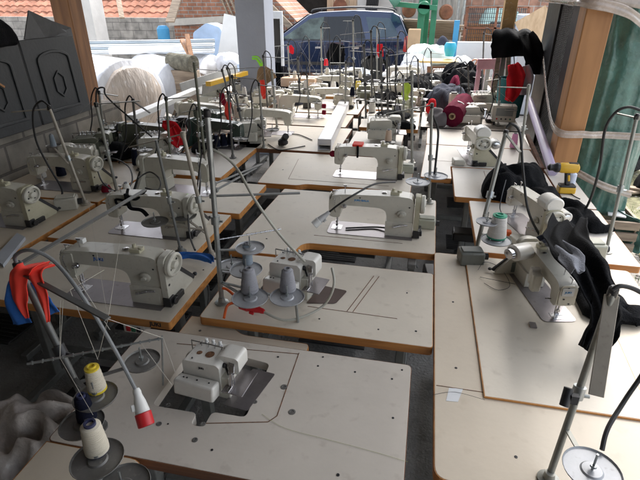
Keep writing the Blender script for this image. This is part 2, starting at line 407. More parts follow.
# ------------------------------------------------------------------ lockstitch sewing machine
def lockstitch(name, mat, cover, dark=False, brand=None, tag_white=False):
    t = thing(name, '', 'sewing machine')
    MB().prism(rounded([(-.262,-.088), (.225,-.088), (.225,.088), (-.262,.088)], [.03,.004,.004,.03]), .0005, .004).build('bed_plate', PLATE, t, bevel=.001, seg=1)
    body = [(.072,.003), (.222,.003), (.222,.25), (.205,.292), (.12,.300), (-.10,.290), (-.19,.284), (-.238,.272), (-.252,.235), (-.252,.125), (-.238,.108), (-.195,.108), (-.186,.15), (-.183,.19), (-.165,.205), (.03,.205), (.064,.188), (.075,.14)]
    body = rounded(body, [.0,.0,.03,.02,.03,.05,.03,.02,.02,.012,.012,.012,.01,.02,.02,.03,.03,.03], 4)
    MB().prism(body, -.046, .046, plane='XZ').build('machine_body', mat, t, bevel=.011, seg=3)
    MB().prism(rounded([(.068,.0035),(.222,.0035),(.222,.115),(.068,.115)], .01), -.052, .06, plane='XZ').build('column_foot', mat, t, bevel=.006)
    MB().prism(rounded([(-.252,.115),(-.19,.115),(-.186,.27),(-.235,.262),(-.252,.24)], .012), -.052, -.044, plane='XZ').build('front_plate', mat, t, bevel=.002)
    # face plate at the needle end, with screws
    fp = MB().prism(rounded([(-.036,.12),(.036,.12),(.04,.2),(.034,.268),(-.034,.268),(-.04,.2)], .014), -.2565, -.2515, plane='YZ').build('face_plate', mat, t, bevel=.0015)
    for (a, b) in ((0,.25), (.012,.17), (-.018,.135)):
        MB().cyl((-.2568, a, b), (-.2585, a, b), .0055, n=10).build('screw', DARKM, fp)
    # needle bar, presser foot
    MB().cyl((-.215,0,.02), (-.215,0,.115), .0045, n=10).cyl((-.215,0,.004), (-.215,0,.03), .0014, n=6).box((-.215,0,.052), (.013,.013,.018)).build('needle_bar', CHROME, t)
    m = MB().cyl((-.215,.014,.03), (-.215,.014,.12), .0042, n=10)
    m.box((-.215,.004,.026), (.012,.02,.02)); m.box((-.221,-.012,.0075), (.006,.045,.004)); m.box((-.209,-.012,.0075), (.006,.045,.004))
    m.cyl((-.215,.016,.14), (-.19,.07,.125), .004, n=8)
    m.build('presser_foot', CHROME, t)
    MB().bx(-.245, -.185, -.03, .03, .004, .0062).build('needle_plate', CHROME, t)
    # tension discs, thread guides, take-up lever
    m = MB().lathe([(.003,0),(.014,.002),(.016,.006),(.004,.009),(.016,.012),(.014,.016),(.006,.018),(.006,.03),(.0,.031)], (-.168,-.052,.205), 16, (0,-1,0)).build('tension_disc', CHROME, t)
    MB().tube([(-.218,-.054,.26), (-.218,-.072,.245), (-.222,-.06,.19), (-.214,-.056,.15)], .0022, 6).build('take_up_lever', CHROME, t)
    m = MB().cyl((-.17,-.01,.285), (-.17,-.01,.335), .0025, n=6); m.box((-.17,-.01,.335), (.02,.004,.012))
    m.build('thread_guide', CHROME, t); m = MB()
    m.cyl((-.235,-.02,.27), (-.235,-.02,.3), .002, n=6).box((-.225,-.02,.3), (.03,.004,.006))
    m.build('thread_guide', CHROME, t)
    # stitch dial + reverse lever
    d_ = MB().lathe([(.012,0),(.026,.004),(.026,.013),(.022,.016),(.012,.017),(.012,.026),(0,.027)], (.155,-.046,.175), 20, (0,-1,0)).build('stitch_dial', CREAMD if not dark else DARKM, t, bevel=.001, seg=1)
    MB().bar((.155,-.058,.092), (.112,-.082,.088), .016, .01).bar((.19,-.05,.092), (.155,-.06,.092), .01, .012).build('reverse_lever', CHROME, t, bevel=.002)
    MB().prism(rounded([(.085,.015),(.205,.015),(.205,.082),(.085,.082)], .006), -.0535, -.0525, plane='XZ').build('lower_panel', mat, t)
    # belt cover and handwheel
    cov = rounded([(-.055,.004),(.17,.004),(.17,.03),(.062,.18),(.052,.285),(.03,.3),(-.035,.3),(-.055,.28)], [.006,.006,.01,.05,.03,.015,.015,.02], 4)
    MB().prism(cov, .224, .252, plane='YZ').build('belt_cover', cover, t, bevel=.004)
    m = MB().bar((.248,.06,.172), (.248,.185,.02), .02, .012, (1,0,0)).ball((.25,.2,.03), .012, 8); m.build('belt_guard', DARKM, t)
    m = MB().bx(.225, .262, -.062, -.02, .006, .06).cyl((.262,-.03,.03), (.275,-.03,.03), .02, n=12).bx(.255,.27,-.01,.05,.01,.045)
    m.build('bobbin_winder', BLACKP, t, bevel=.003)
    w = MB().lathe([(.0,.0),(.058,0),(.063,.004),(.063,.02),(.058,.025),(.048,.026),(.044,.014),(.022,.012),(.02,.028),(.012,.031),(0,.031)], (.2525,0,.235), 28, (1,0,0)).build('hand_wheel', CREAMD if not dark else DARKM, t, bevel=.001, seg=1)
    for k in range(4):
        a = R(90*k+30); MB().cyl((.268, .033*math.cos(a), .235+.033*math.sin(a)), (.2672, .033*math.cos(a), .235+.033*math.sin(a)), .006, n=8).build('wheel_hole', BLACKP, w)
    # oil cap, top winder, screws
    MB().lathe([(.014,0),(.014,.004),(.008,.007),(0,.007)], (.05,0,.2975), 14).build('oil_cap', CHROME, t)
    m = MB().box((.11,-.01,.31), (.05,.04,.022)).cyl((.1,-.01,.32), (.1,-.01,.342), .008, n=10).cyl((.135,-.015,.315), (.135,-.015,.33), .012, n=10)
    m.build('top_tensioner', COVER if not dark else DARKM, t, bevel=.002)
    q = MB()
    for (a, b) in ((.195,.225), (.10,.10), (.205,.1), (-.08,.27)): q.cyl((a, -.0463, b), (a, -.0475, b), .005, n=8)
    q.cyl((.2525, -.035, .13), (.2535, -.035, .13), .007, n=8)
    q.build('cover_screw', DARKM, t)
    if brand:
        text(brand[0], brand[1], brand[2], t, (brand[3], -.0468, .25), (R(90), 0, 0), bold=.0005)
    return t

def overlock(name, mat, rusty=False, brand=None, variant=0):
    """serger: low body, head block right, front lower cover, thread pegs on a rail"""
    t = thing(name, '', 'overlock machine')
    body = rounded([(-.15,.03),(.07,.03),(.07,.2),(.05,.215),(-.14,.205),(-.15,.19)], [.01,.005,.01,.03,.02,.01])
    MB().prism(body, -.075, .10, plane='XZ').build('machine_body', mat, t, bevel=.008, seg=3)
    head = rounded([(.02,.135),(.145,.135),(.155,.15),(.155,.225),(.14,.238),(.055,.238),(.02,.215)], [.005,.01,.01,.015,.015,.02,.005])
    MB().prism(head, -.02, .085, plane='XZ').build('machine_head', mat, t, bevel=.007, seg=3)
    MB().bx(-.02, .115, -.065, .09, -.01, .134).build('machine_base', CREAMD, t, bevel=.006)
    MB().box((-.045,-.125,.085), (.235,.075,.09), Matrix.Rotation(R(-8), 3, 'X')).build('front_cover', mat, t, bevel=.012, seg=3)
    q = MB()
    for a in (-.12, -.1, -.04, .03): q.cyl((a,-.118,.128), (a,-.118,.1335), .0045, n=8)
    q.build('cover_screw', DARKM, t)
    MB().box((.155,-.02,.088), (.12,.19,.006)).build('cloth_plate', PLATE, t, bevel=.001, seg=1)
    m = MB().bar((.09,.04,.22), (.135,-.065,.175), .03, .022).bar((.13,-.06,.175), (.13,-.075,.1), .016, .014).box((.13,-.09,.096), (.02,.06,.008))
    m.cyl((.145,-.06,.1), (.145,-.06,.17), .004, n=8)
    m.build('presser_arm', CHROME, t, bevel=.003)
    MB().ball((.075,-.027,.185), .014, 10).cyl((.075,-.02,.185), (.11,-.05,.15), .006, n=8).build('release_knob', BLACKP, t)
    for k in range(3):
        MB().lathe([(.009,0),(.012,.003),(.006,.006),(.012,.009),(.009,.012),(.009,.03),(.006,.033),(0,.033)], (-.09+k*.042, .085, .205), 12).build('tension_knob', WHITEPL, t)
    m = MB().cyl((-.17,.06,.226), (.045,.05,.232), .004, n=8).cyl((-.17,.06,.226), (-.17,.06,.15), .0035, n=8)
    for k in range(4): m.cyl((-.1+k*.04,.05,.212), (-.1+k*.04,.06,.24), .003, n=6)
    m.build('thread_rail', CHROME, t)
    MB().lathe([(0,0),(.05,0),(.055,.006),(.055,.022),(.04,.026),(.015,.024),(0,.024)], (-.152,.02,.115), 20, (-1,0,0)).build('hand_wheel', CREAMD, t)
    if rusty:
        q = MB(); q.lathe([(0,.0012),(.022,.0012),(.026,.0)], (-.02,.0,.2118), 16).lathe([(0,.0012),(.013,.0012),(.016,.0)], (-.085,.0,.2086), 9)
        q.build('rusty_cap', RUSTY, t)
    if brand: text(brand, .016, INKD, t, (-.035,-.0765,.175), (R(90), 0, 0), bold=.0006)
    q = MB()
    for (a, b) in ((-.1,-.05), (0,-.05), (-.12,.07)): q.cyl((a,b,.2065), (a,b,.2115), .005, n=8)
    q.build('body_screw', DARKM, t)
    return t

# ------------------------------------------------------------------ thread, stands
def cone(label, loc, mat, r=.032, h=.1, cap=None, group=None, r2=None, name='thread_cone', cat='thread cone', core=None):
    r2 = r2 or r*.7
    t = thing(name, label, cat, loc, group=group)
    prof = [(r*.55,.004),(r,.006),(r,.016)]
    n = 9
    for k in range(n+1): prof.append((r+(r2-r)*k/n+(.0008 if k % 2 else 0), .016+(h-.024)*k/n))
    prof += [(r2*.92, h-.005), (r2*.5, h-.004)]
    MB().lathe(prof, (0,0,0), 24).build('wound_thread', mat, t, smooth=50)
    cc = cap or pm('cone_core_grey', (.25,.25,.27), .6)
    MB().lathe([(r*.9,0),(r*.95,.004),(r*.5,.005)], (0,0,0), 20).build('cone_base', cc, t)
    m = MB().lathe([(r2*.62,h-.01),(r2*.62,h+.004),(r2*.42,h+.004),(r2*.38,h-.03)], (0,0,0), 18)
    if cap and not cap.name.startswith('cone_navy'): m.lathe([(r2*1.02,h-.010),(r2*1.02,h-.002),(r2*.6,h-.001)], (0,0,0), 18)
    if cap and not cap.name.startswith('cone_navy'): MB().lathe([(r*1.03,.003),(r*1.03,.010),(r*.9,.012)], (0,0,0), 20).build('cone_rim', cc, t)
    m.build('cone_core', cc, t)
    return t

def disc_plate(m, c, r, lip=.003):
    m.lathe([(0,0),(r*.35,-.001),(r*.4,-.004),(r*.95,-.003),(r,lip),(r*.985,lip+.001),(r*.94,-.001),(r*.4,-.002),(r*.34,.002),(0,.003)], c, 32)

def stand(label, base, top, mat=POLE, arms=(), discs=(), cable=None, cmat=RUBBER, rods=(), r=.009, discmat=DISC, arm_kind='flat', foot=True, threads=(), group=None, armmat=None, cr=.006):
    """spool stand; base is where its pole meets the table; coordinates are world"""
    b = Vector(base); t = thing('spool_stand', label, 'spool stand', b, group=group)
    L_ = lambda p: Vector(p)-b
    m = MB().cyl((0,0,0), L_(top), r, n=12)
    if foot: m.lathe([(.03,0),(.03,.006),(.016,.01),(.013,.03),(0,.03)], (0,0,.0005), 14)
    m.build('pole', mat, t)
    tp = L_(top); d = tp.normalized()
    MB().cyl(tp*.46, tp*.46+d*.035, r*1.7, n=12).cyl(tp*.475+Vector((r,0,0)), tp*.475+Vector((r+.02,0,0)), .005, n=8).build('clamp', DARKM if mat is POLED else GALV, t)
    for (a, c, w) in arms:
        q = MB().bar(L_(a), L_(c), w, .006 if arm_kind == 'flat' else w)
        q.box(L_(a), (.02,.02,.02))
        q.build('thread_arm', armmat or mat, t, bevel=.001, seg=1)
    for (a, c, rr) in rods:
        q = MB().cyl(L_(a), L_(c), rr, n=8); n_ = 14; va, vc = L_(a), L_(c)
        for k in range(n_):
            p = va.lerp(vc, (k+.5)/n_); e = (vc-va).normalized(); q.cyl(p-e*.002, p+e*.002, rr*1.7, n=8)
        q.build('guide_rod', CHROME if mat is not POLED else GALV, t)
    for (c, rr) in discs:
        c = L_(c); q = MB(); disc_plate(q, c, rr); q.build('spool_plate', discmat, t, smooth=25)
        MB().cyl(c, c+Vector((0,0,.055)), .003, n=8).cyl(c+Vector((0,0,.012)), c+Vector((0,0,.018)), .008, n=8).build('spool_pin', GALV, t)
        # bracket back to the pole
        k = max(0, min(1, c.z/max(tp.z,.01))); pp = tp*k
        MB().bar(pp+Vector((0,0,-.008)), c+Vector((0,0,-.008)), .012, .005).build('spool_bracket', mat, t)
    if cable: MB().tube([L_(p) for p in cable], cr, 8).build('cable', cmat, t)
    if threads:
        q = MB()
        for pts in threads: q.tube([L_(p) for p in pts], .0007, 4, smooth=False)
        q.build('thread', THREAD, t)
    if arms: MB().lathe([(r+.002,-.018),(r+.003,-.014),(r+.003,.006),(r*.8,.012),(0,.012)], tp, 12).build('pole_cap', BLACKP if mat is POLED or cable else mat, t)
    return t

def plug(label, pts, d, body, cmat, tip=None, r=.024, name='power_plug', cat='plug'):
    """industrial round plug at the end of a cable: pts the cable, d the direction the plug points"""
    p = Vector(pts[-1]); t = thing(name, label, cat, p); d = Vector(d).normalized()
    MB().tube([Vector(q)-p for q in pts], .0055, 8).build('cable', cmat, t)
    MB().lathe([(0,-.012),(.009,-.01),(.012,.0),(r*.55,.008),(r*.8,.03),(r,.06)], (0,0,0), 20, d).build('plug_body', body, t)
    MB().lathe([(r,.0605),(r*1.12,.062),(r*1.12,.098),(r*.98,.1),(r*.9,.1),(r*.85,.075),(0,.075)], (0,0,0), 20, d).build('plug_collar', tip or body, t)
    u = d.orthogonal().normalized()
    MB().bar(u*r*.8+d*.04, u*(r*1.3)+d*.04, .012, .02, d).build('plug_latch', body, t, bevel=.002)
    return t

# ------------------------------------------------------------------ cloth
def fnoise(p, s): return noise.noise(Vector(p)*s)
def heap(name, label, cat, z, blobs, mat, res=.012, fold=.35, seed=0, group=None, parent=None, ztop=None, fs=18):
    """a dropped garment: heavy draped height field with folds and its own underside"""
    x0 = min(b[0]-b[2] for b in blobs); x1 = max(b[0]+b[2] for b in blobs); y0 = min(b[1]-b[3] for b in blobs); y1 = max(b[1]+b[3] for b in blobs)
    cx, cy = (x0+x1)/2, (y0+y1)/2; nx = int((x1-x0)/res)+2; ny = int((y1-y0)/res)+2
    def hgt(x, y):
        h = 0
        wx = x+.03*fnoise((x, y, seed), 9); wy = y+.03*fnoise((x, y, seed+5), 9)
        for (bx_, by, rx, ry, hh) in blobs:
            q = ((wx-bx_)/rx)**2+((wy-by)/ry)**2
            if q < 1: h = max(h, hh*(1-q)**.45)
        if h <= 0: return -1
        rid = 1-fnoise((x, y, seed+2), fs*.6)**2*6
        rid2 = 1-abs(fnoise((x+y*.9, y*.5-x*.3, seed+9), fs*.42))*1.8
        return max(.004, h*(1-fold)+h*fold*(.5*rid+.5*rid2)+.004)
    idx = {}; vs = []; fs_ = []
    for i in range(nx):
        for j in range(ny):
            x, y = x0+i*res, y0+j*res; h = hgt(x, y)
            if h > 0: idx[i, j] = len(vs); vs.append((x-cx, y-cy, h))
    n = len(vs); vs2 = vs+[(a, b, .001) for a, b, c in vs]
    quads = []
    for (i, j) in idx:
        q = [(i, j), (i+1, j), (i+1, j+1), (i, j+1)]
        if all(k in idx for k in q): quads.append(tuple(idx[k] for k in q))
    edges = {}
    for q in quads:
        fs_.append(q); fs_.append(tuple(k+n for k in reversed(q)))
        for a in range(4):
            e = (q[a], q[(a+1) % 4]); edges[e] = 1
    for (a, b) in edges:
        if (b, a) not in edges: fs_.append((b, a, a+n, b+n))
    o = MB().add(vs2, fs_).build(name, mat, parent, smooth=70, loc=(cx, cy, z))
    sm = o.modifiers.new('Smooth', 'SMOOTH'); sm.factor = .5; sm.iterations = 5
    if not parent: tag(o, label, cat, group)
    return o

def strip(name, label, cat, path, widths, mat, side=None, fold=.02, nfold=1.3, thick=.003, seed=0, parent=None, group=None, nu=28, sag=0):
    """a hanging or trailing band of cloth following path (world coords), folded across its width"""
    pts = [Vector(p) for p in path]; q = []; W = []
    P_ = [pts[0]]+pts+[pts[-1]]; ws = [widths[0]]+list(widths)+[widths[-1]]
    for i in range(1, len(P_)-2):
        for k in range(8):
            t = k/8; a, b, c, d = P_[i-1], P_[i], P_[i+1], P_[i+2]
            q.append(.5*((2*b)+(c-a)*t+(2*a-5*b+4*c-d)*t*t+(3*b-a-3*c+d)*t**3)); W.append(ws[i]*(1-t)+ws[i+1]*t)
    q.append(pts[-1]); W.append(widths[-1])
    org = q[0]; vs = []; fs_ = []; m = len(q)
    for i, p in enumerate(q):
        d = (q[min(i+1, m-1)]-q[max(i-1, 0)]).normalized()
        sd = Vector(side) if side else d.cross(Vector((0,0,1)))
        sd = (sd-d*sd.dot(d)).normalized() if sd.length > 1e-4 else Vector((1,0,0))
        nn = sd.cross(d).normalized()
        for k in range(nu+1):
            u = k/nu*2-1
            ph = fnoise((i*.08, seed, 0), 1)*3
            f = math.sin(u*nfold*math.pi+ph)*fold*.7*(.6+.6*fnoise((u*.8, i*.05, seed), 1.5))+fnoise((u*1.2, i*.05, seed+3), 1)*fold*.8
            vs.append(p-org+sd*(u*W[i]/2*(1+.12*fnoise((i*.25, seed, u), 1)))+nn*(f-sag*u*u))
    for i in range(m-1):
        for k in range(nu):
            a = i*(nu+1)+k; fs_.append((a, a+1, a+nu+2, a+nu+1))
    o = MB().add(vs, fs_).build(name, mat, parent, smooth=80, solid=thick, loc=org)
    if not parent: tag(o, label, cat, group)
    return o

def roll(mb, a, b, r, n=40, seg=26, wr=.06, seed=0, dome=.0, squash=1.):
    """wrinkled cylinder from a to b"""
    a, b = Vector(a), Vector(b); d = (b-a); L_ = d.length; d.normalize(); u = Vector((0,0,1)); u = (u-d*u.dot(d)).normalized(); w = d.cross(u); vs = []; fs = []
    rings = [(-.0, .05), (-.0, .5), (0, .85), (0, .97)]+[(k/seg, 1) for k in range(seg+1)]+[(1, .97), (1, .85), (1, .5), (1, .05)]
    for i, (t, s_) in enumerate(rings):
        for k in range(n):
            g = 2*math.pi*k/n; rr = r*s_*(1+wr*(1-2*abs(noise.noise(Vector((math.cos(g)*2.2, math.sin(g)*2.2, t*L_*2.6+seed)))))+wr*.5*noise.noise(Vector((math.cos(g)*6, math.sin(g)*6, t*L_*7+seed))))
            ex = dome*(1-s_*s_)*(1 if t > .5 else -1)
            vs.append(a+d*(t*L_+ex)+(u*math.cos(g)*squash+w*math.sin(g))*rr)
    m = len(rings)
    for i in range(m-1):
        for k in range(n):
            j = (k+1) % n; fs.append((i*n+k, i*n+j, (i+1)*n+j, (i+1)*n+k))
    fs += [tuple(reversed(range(n))), tuple((m-1)*n+k for k in range(n))]
    return mb.add(vs, fs)

def simple(name, mb, mat, label, cat, group=None, **k):
    """one-mesh thing; its origin is moved to the thing's foot"""
    vs = mb.v; cx = (min(v[0] for v in vs)+max(v[0] for v in vs))/2; cy = (min(v[1] for v in vs)+max(v[1] for v in vs))/2; cz = min(v[2] for v in vs)
    mb.v = [(v[0]-cx, v[1]-cy, v[2]-cz) for v in vs]
    o = mb.build(name, mat, **k); o.location = (cx, cy, cz)
    return tag(o, label, cat, group)

# ================================================================== SETTING
g = MB(); N_ = 60
g.add([(-120,-40,-.02),(120,-40,-.02),(120,160,-.02),(-120,160,-.02)], [(0,1,2,3)])
struct('ground', g, YARD)
struct('workshop_floor', MB().bx(-3.15, 1.35, -4, 6.9, -.01, .0), FLOORM)
struct('grass_patch', MB().prism([(1.75,3.1),(2.3,3.4),(2.9,5.2),(2.7,7.5),(2.3,6.1),(2.0,4.6)], -.0185, -.012), pm('grassy_dirt', (.22,.21,.13), .95, var=.5, scale=9, bump=.8, spots=.8, spot_col=(.05,.11,.02)))
struct('roof', MB().bx(-3.4, 1.3, -4.2, 6.7, 2.75, 2.9).bx(-6.2, -3.4, -4.2, 4.6, 2.75, 2.9), WALL_IN)  # second slab, past the left wall, is added unseen to darken the left
g = MB(); rr = random.Random(3)
for k in range(420):
    x = rr.uniform(1.5, 3.0); y = rr.uniform(2.4, 7.5)
    for q in range(5):
        a = rr.uniform(0, 6.28); hx = rr.uniform(.01,.045); px_, py_ = x+rr.uniform(-.03,.03), y+rr.uniform(-.03,.03)
        if fnoise((x, y, 0), 1.2) > -.05: g.add([(px_-.003*math.sin(a), py_+.003*math.cos(a), -.018), (px_+.003*math.sin(a), py_-.003*math.cos(a), -.018), (px_+hx*math.cos(a), py_+hx*math.sin(a), rr.uniform(.015,.05))], [(0,1,2)])
tag(g.build('grass', LGREEN, smooth=0), 'short green grass tufts growing through the gravel beside the tables', 'grass', kind='stuff')
g = MB()
for k in range(1500):
    x = rr.uniform(1.4, 3.2); y = rr.uniform(1.6, 7.5); r = rr.uniform(.006,.022); g.ball((x, y, -.018), r, 6, (1, rr.uniform(.6,1), .6))
tag(g.build('gravel', pm('gravel_stone', (.46,.42,.37), .95, var=.4, scale=7), smooth=80), 'loose pale gravel stones on the dirt outside the workshop', 'gravel', kind='stuff')

# left wall of painted blocks, a lower front part (out of frame) full height, extended to darken the left
w = simple('block_wall', MB().bx(-3.17, -2.97, 2.6, 4.35, 0, 1.06), BLOCKS, 'low wall of dusty concrete blocks under the charcoal door panels', 'wall', smooth=0)
simple('block_wall', MB().bx(-3.17, -2.97, -4, 2.6, 0, 2.75), BLOCKS, 'full height block wall at the dark left end of the workshop', 'wall', smooth=0)
simple('block_wall', MB().bx(-3.0, 1.3, -4.2, -4.0, 0, 2.75), BLOCKS, 'rear block wall of the workshop behind the camera', 'wall', smooth=0)
simple('block_wall', MB().bx(1.32, 1.5, -4.2, -1.0, 0, 2.75), BLOCKS, 'unseen right block wall behind the camera, added to block light', 'wall', smooth=0)  # added out of view to block light and darken the near tables
# charcoal door panels leaning on the wall
for k, (y0, y1, lab) in enumerate([(2.62,3.24,'charcoal panelled cupboard door with a tan scratched hexagon moulding'), (3.26,3.86,'charcoal panelled cupboard door with dark hexagon moulding, beside the wooden post')]):
    d = thing('cupboard_door', lab, 'door', (-2.95, (y0+y1)/2, 1.065), group='charcoal cupboard doors on the wall'); d.rotation_euler = (0, R(-3), 0)
    hw = (y1-y0)/2; MB().bx(-.02, .02, -hw, hw, 0, .62).build('door_leaf', DOORG, d, bevel=.004)
    arch = [(-hw*.62,.07),(hw*.62,.07),(hw*.62,.46)]+[(hw*.62*math.cos(a), .46+.07*math.sin(a)) for a in [R(20*i) for i in range(1, 9)]]+[(-hw*.62,.46)]
    ring = MB().prism(arch, .021, .031, [list(reversed(offset(arch, -.022)))], plane='YZ'); ring.build('arch_moulding', DOORG, d, bevel=.004)
    hx_ = [(.072*math.cos(R(60*i+90)), .27+.105*math.sin(R(60*i+90))) for i in range(6)]
    MB().prism(hx_, .0205, .03, [list(reversed(offset(hx_, -.014)))], plane='YZ').build('hexagon_moulding', DOORG, d, bevel=.002)
    if k == 0:
        MB().bar((.033,.06,.33), (.033,.0,.377), .014, .006, (1,0,0)).bar((.033,.0,.377), (.033,-.05,.35), .014, .006, (1,0,0)).bar((.033,-.064,.33), (.033,-.066,.22), .014, .006, (1,0,0)).build('bare_wood_scratch', POSTM, d)
# dark torn sheets above the doors
heap('black_bag', 'dark crumpled bag resting on top of the left cupboard door', 'bag', 0, [(0,0,.2,.3,.24)], BLACKCL, res=.02).location = (-3.02, 2.98, 1.66)
m = MB().add([(-3.0,3.36,1.68),(-3.02,3.50,1.88),(-3.0,3.7,1.80),(-3.01,3.92,1.74),(-2.99,3.9,1.67),(-3.0,3.6,1.66)], [(0,1,2,3,4,5)])
simple('torn_sheet', m, DARKM, 'dark torn sheet with a pointed corner on top of the cupboard doors', 'sheet', solid=.01, smooth=0)
# posts
simple('wooden_post', MB().bx(-3.24, -3.06, 4.02, 4.2, 0, 2.75), POSTL, 'brown wooden post at the end of the block wall', 'post', bevel=.006)
simple('wooden_post', MB().bx(1.06, 1.245, 4.1, 4.29, 0, 2.75), POSTM, 'thick orange wooden post beside the green plastic sheet', 'post', bevel=.008)
p_ = PY(511, 0, 6.6)
simple('wooden_post', MB().bx(p_.x-.07, p_.x+.07, 6.5, 6.64, 0, 2.75), pm('post_yellow', (.40,.24,.09), .7, var=.3, scale=6, spots=.6, spot_col=(.6,.55,.42)), 'yellow brown post with peeling paint behind the black jacket', 'post', bevel=.006)
simple('grey_pillar', MB().bx(-2.44, -2.06, 6.3, 6.68, 0, 2.75), PILLAR, 'square blue grey painted pillar in the middle of the open side', 'pillar', bevel=.004)
# mesh cabinet along the right side
cb = thing('mesh_cabinet', 'black cabinet with expanded metal mesh front at the right of the tables', 'cabinet', (1.3, 5.2, 0))
MB().bx(.0, .35, -.70, 1.0, .0, 2.2).build('cabinet_body', pm('cabinet_dark_grey', (.09,.09,.095), .6, var=.2), cb)  # one even dark grey for the whole body
m = MB()
m.bx(-.09, 0, .42, 1.0, .5, 2.25); m.build('black_panel', BLACKP, cb, bevel=.004)
MB().bx(-.08, 0, -.42, -.06, .4, 1.93).build('black_strip', BLACKP, cb, bevel=.004)
MB().bx(-.1, 0, -.74, -.44, .3, 2.3).build('grey_frame', pm('frame_greygreen', (.16,.175,.16), .55, var=.1), cb, bevel=.004)
MB().bx(-.06, 0, -.4, .42, 1.94, 2.3).build('header_panel', pm('header_mauve', (.36,.33,.36), .7), cb)
m = MB()
for i in range(17):
    for j in range(46):
        y = -.05+i*.028; z = .45+j*.032+(.016 if i % 2 else 0)
        m.bar((-.065, y, z), (-.065, y+.028, z+.016), .005, .004, (1,0,0)); m.bar((-.065, y, z), (-.065, y+.028, z-.016), .005, .004, (1,0,0))
m.build('expanded_mesh', pm('mesh_grey', (.20,.20,.195), .6), cb, smooth=0)
# green plastic sheet
def sheet(name, label, cat, x0, x1, z0, z1, y, mat, amp=.05, seed=0, depth=.25, n=60):
    vs = []; fs = []
    for i in range(n+1):
        for j in range(n+1):
            u, v = i/n, j/n; x = x0+(x1-x0)*u; z = z0+(z1-z0)*v
            e = math.sin(u*math.pi)**.5
            rg = (1-2*abs(noise.noise(Vector((u*2.6+seed, v*1.7-u*1.4, seed)))))
            rg2 = (1-2*abs(noise.noise(Vector((u*6+seed, v*4+u*3, seed+4)))))
            vs.append((x+amp*.5*fnoise((v*4, seed, 3), 1), y-depth*e*.6-amp*rg-amp*.35*rg2, z+amp*.6*fnoise((u*3, seed, 1), 1)*(1 if v < .5 else 0)))
    for i in range(n):
        for j in range(n):
            a = i*(n+1)+j; fs.append((a, a+1, a+n+2, a+n+1))
    k = len(vs)
    return simple(name, MB().add(vs, fs), mat, label, cat, smooth=80, solid=.006)
sheet('plastic_sheet', 'crinkled green plastic sheet hanging beside the orange post', 'plastic sheet', 1.265, 1.80, .27, 2.3, 4.42, GREENSH, .045, 1, .22)
sheet('plastic_bag', 'small green plastic bag on the dirt below the hanging sheet', 'plastic bag', 1.72, 2.0, 0.0, .32, 4.35, GREENSH, .05, 6, .3, 30)
# stretch tape bands
def tape(label, pts, w_):
    strip('stretch_tape', label, 'tape', pts, [w_]*len(pts), TAPE, side=(0,.1,1), fold=.006, nfold=2, thick=.001, group='translucent tape wound round the post and cabinet', nu=10)
tape('translucent tape band crossing the post and green sheet at mid height', [(1.12,5.5,1.42),(1.04,4.6,1.16),(1.03,4.07,1.03),(1.25,4.07,1.01),(1.45,4.18,.99),(1.85,4.2,.98)], .055)
tape('translucent tape wound over the top of the cabinet and post', [(1.08,6.1,1.97),(1.03,4.6,1.95),(1.02,4.06,1.94),(1.3,4.05,1.88),(1.5,4.15,1.78),(1.8,4.15,1.6)], .07)
tape('wide translucent tape over the top right of the green sheet', [(1.1,4.05,2.0),(1.5,4.12,1.93),(1.95,4.12,1.93)], .1)
tape('pale tape strip across the bottom of the green sheet', [(1.3,4.2,.66),(1.5,4.14,.58),(1.75,4.2,.5)], .06)
# ground items outside right
simple('tyre', MB().lathe([(.16,-.09),(.28,-.1),(.31,-.06),(.31,.06),(.28,.1),(.16,.09),(.16,-.09)], (2.62,6.6,.31), 32, (.55,-.8,.1)), TYRE, 'black tyre leaning outside, right of the green sheet', 'tyre', smooth=50)
heap('black_bag', 'black rubbish bag on the ground right of the green sheet', 'bag', -.01, [(2.75,5.75,.35,.4,.4),(3.1,6.0,.4,.5,.45)], BLACKCL, res=.03)
for k, (a, b, lab) in enumerate([((2.15,5.9,.03),(2.75,5.5,.08),'short firewood plank on the ground under the black bag'), ((2.1,5.6,.02),(2.6,5.75,.03),'pale broken board lying flat in the dirt'), ((1.95,3.9,.02),(2.3,4.9,.02),'long thin board beside the table edge on the gravel')]):
    simple('loose_board', MB().bar(a, b, .09, .025), PLANK, lab, 'board', 'loose boards on the dirt', bevel=.003)
for k, (x, y) in enumerate([(1.42,4.28),(1.62,4.2)]):
    simple('paper_scrap', MB().prism([(x,y),(x+.13,y-.03),(x+.16,y+.1),(x+.03,y+.13)], .3, .31), WHITEPL, ['white scrap of card on the crate under the green sheet, nearer the post', 'white scrap of card on the crate under the green sheet, farther right'][k], 'card scrap', smooth=0)
m = MB()
for zz in (.02, .12, .22): m.bx(1.36, 1.85, 4.1, 4.13, zz, zz+.07)
for xx in (1.37, 1.83): m.bx(xx, xx+.025, 4.13, 4.5, .0, .295)
m.bx(1.36, 1.855, 4.5, 4.53, .02, .29)
simple('wooden_crate', m, PLANK, 'weathered slatted crate on the ground under the green sheet', 'crate', bevel=.003)

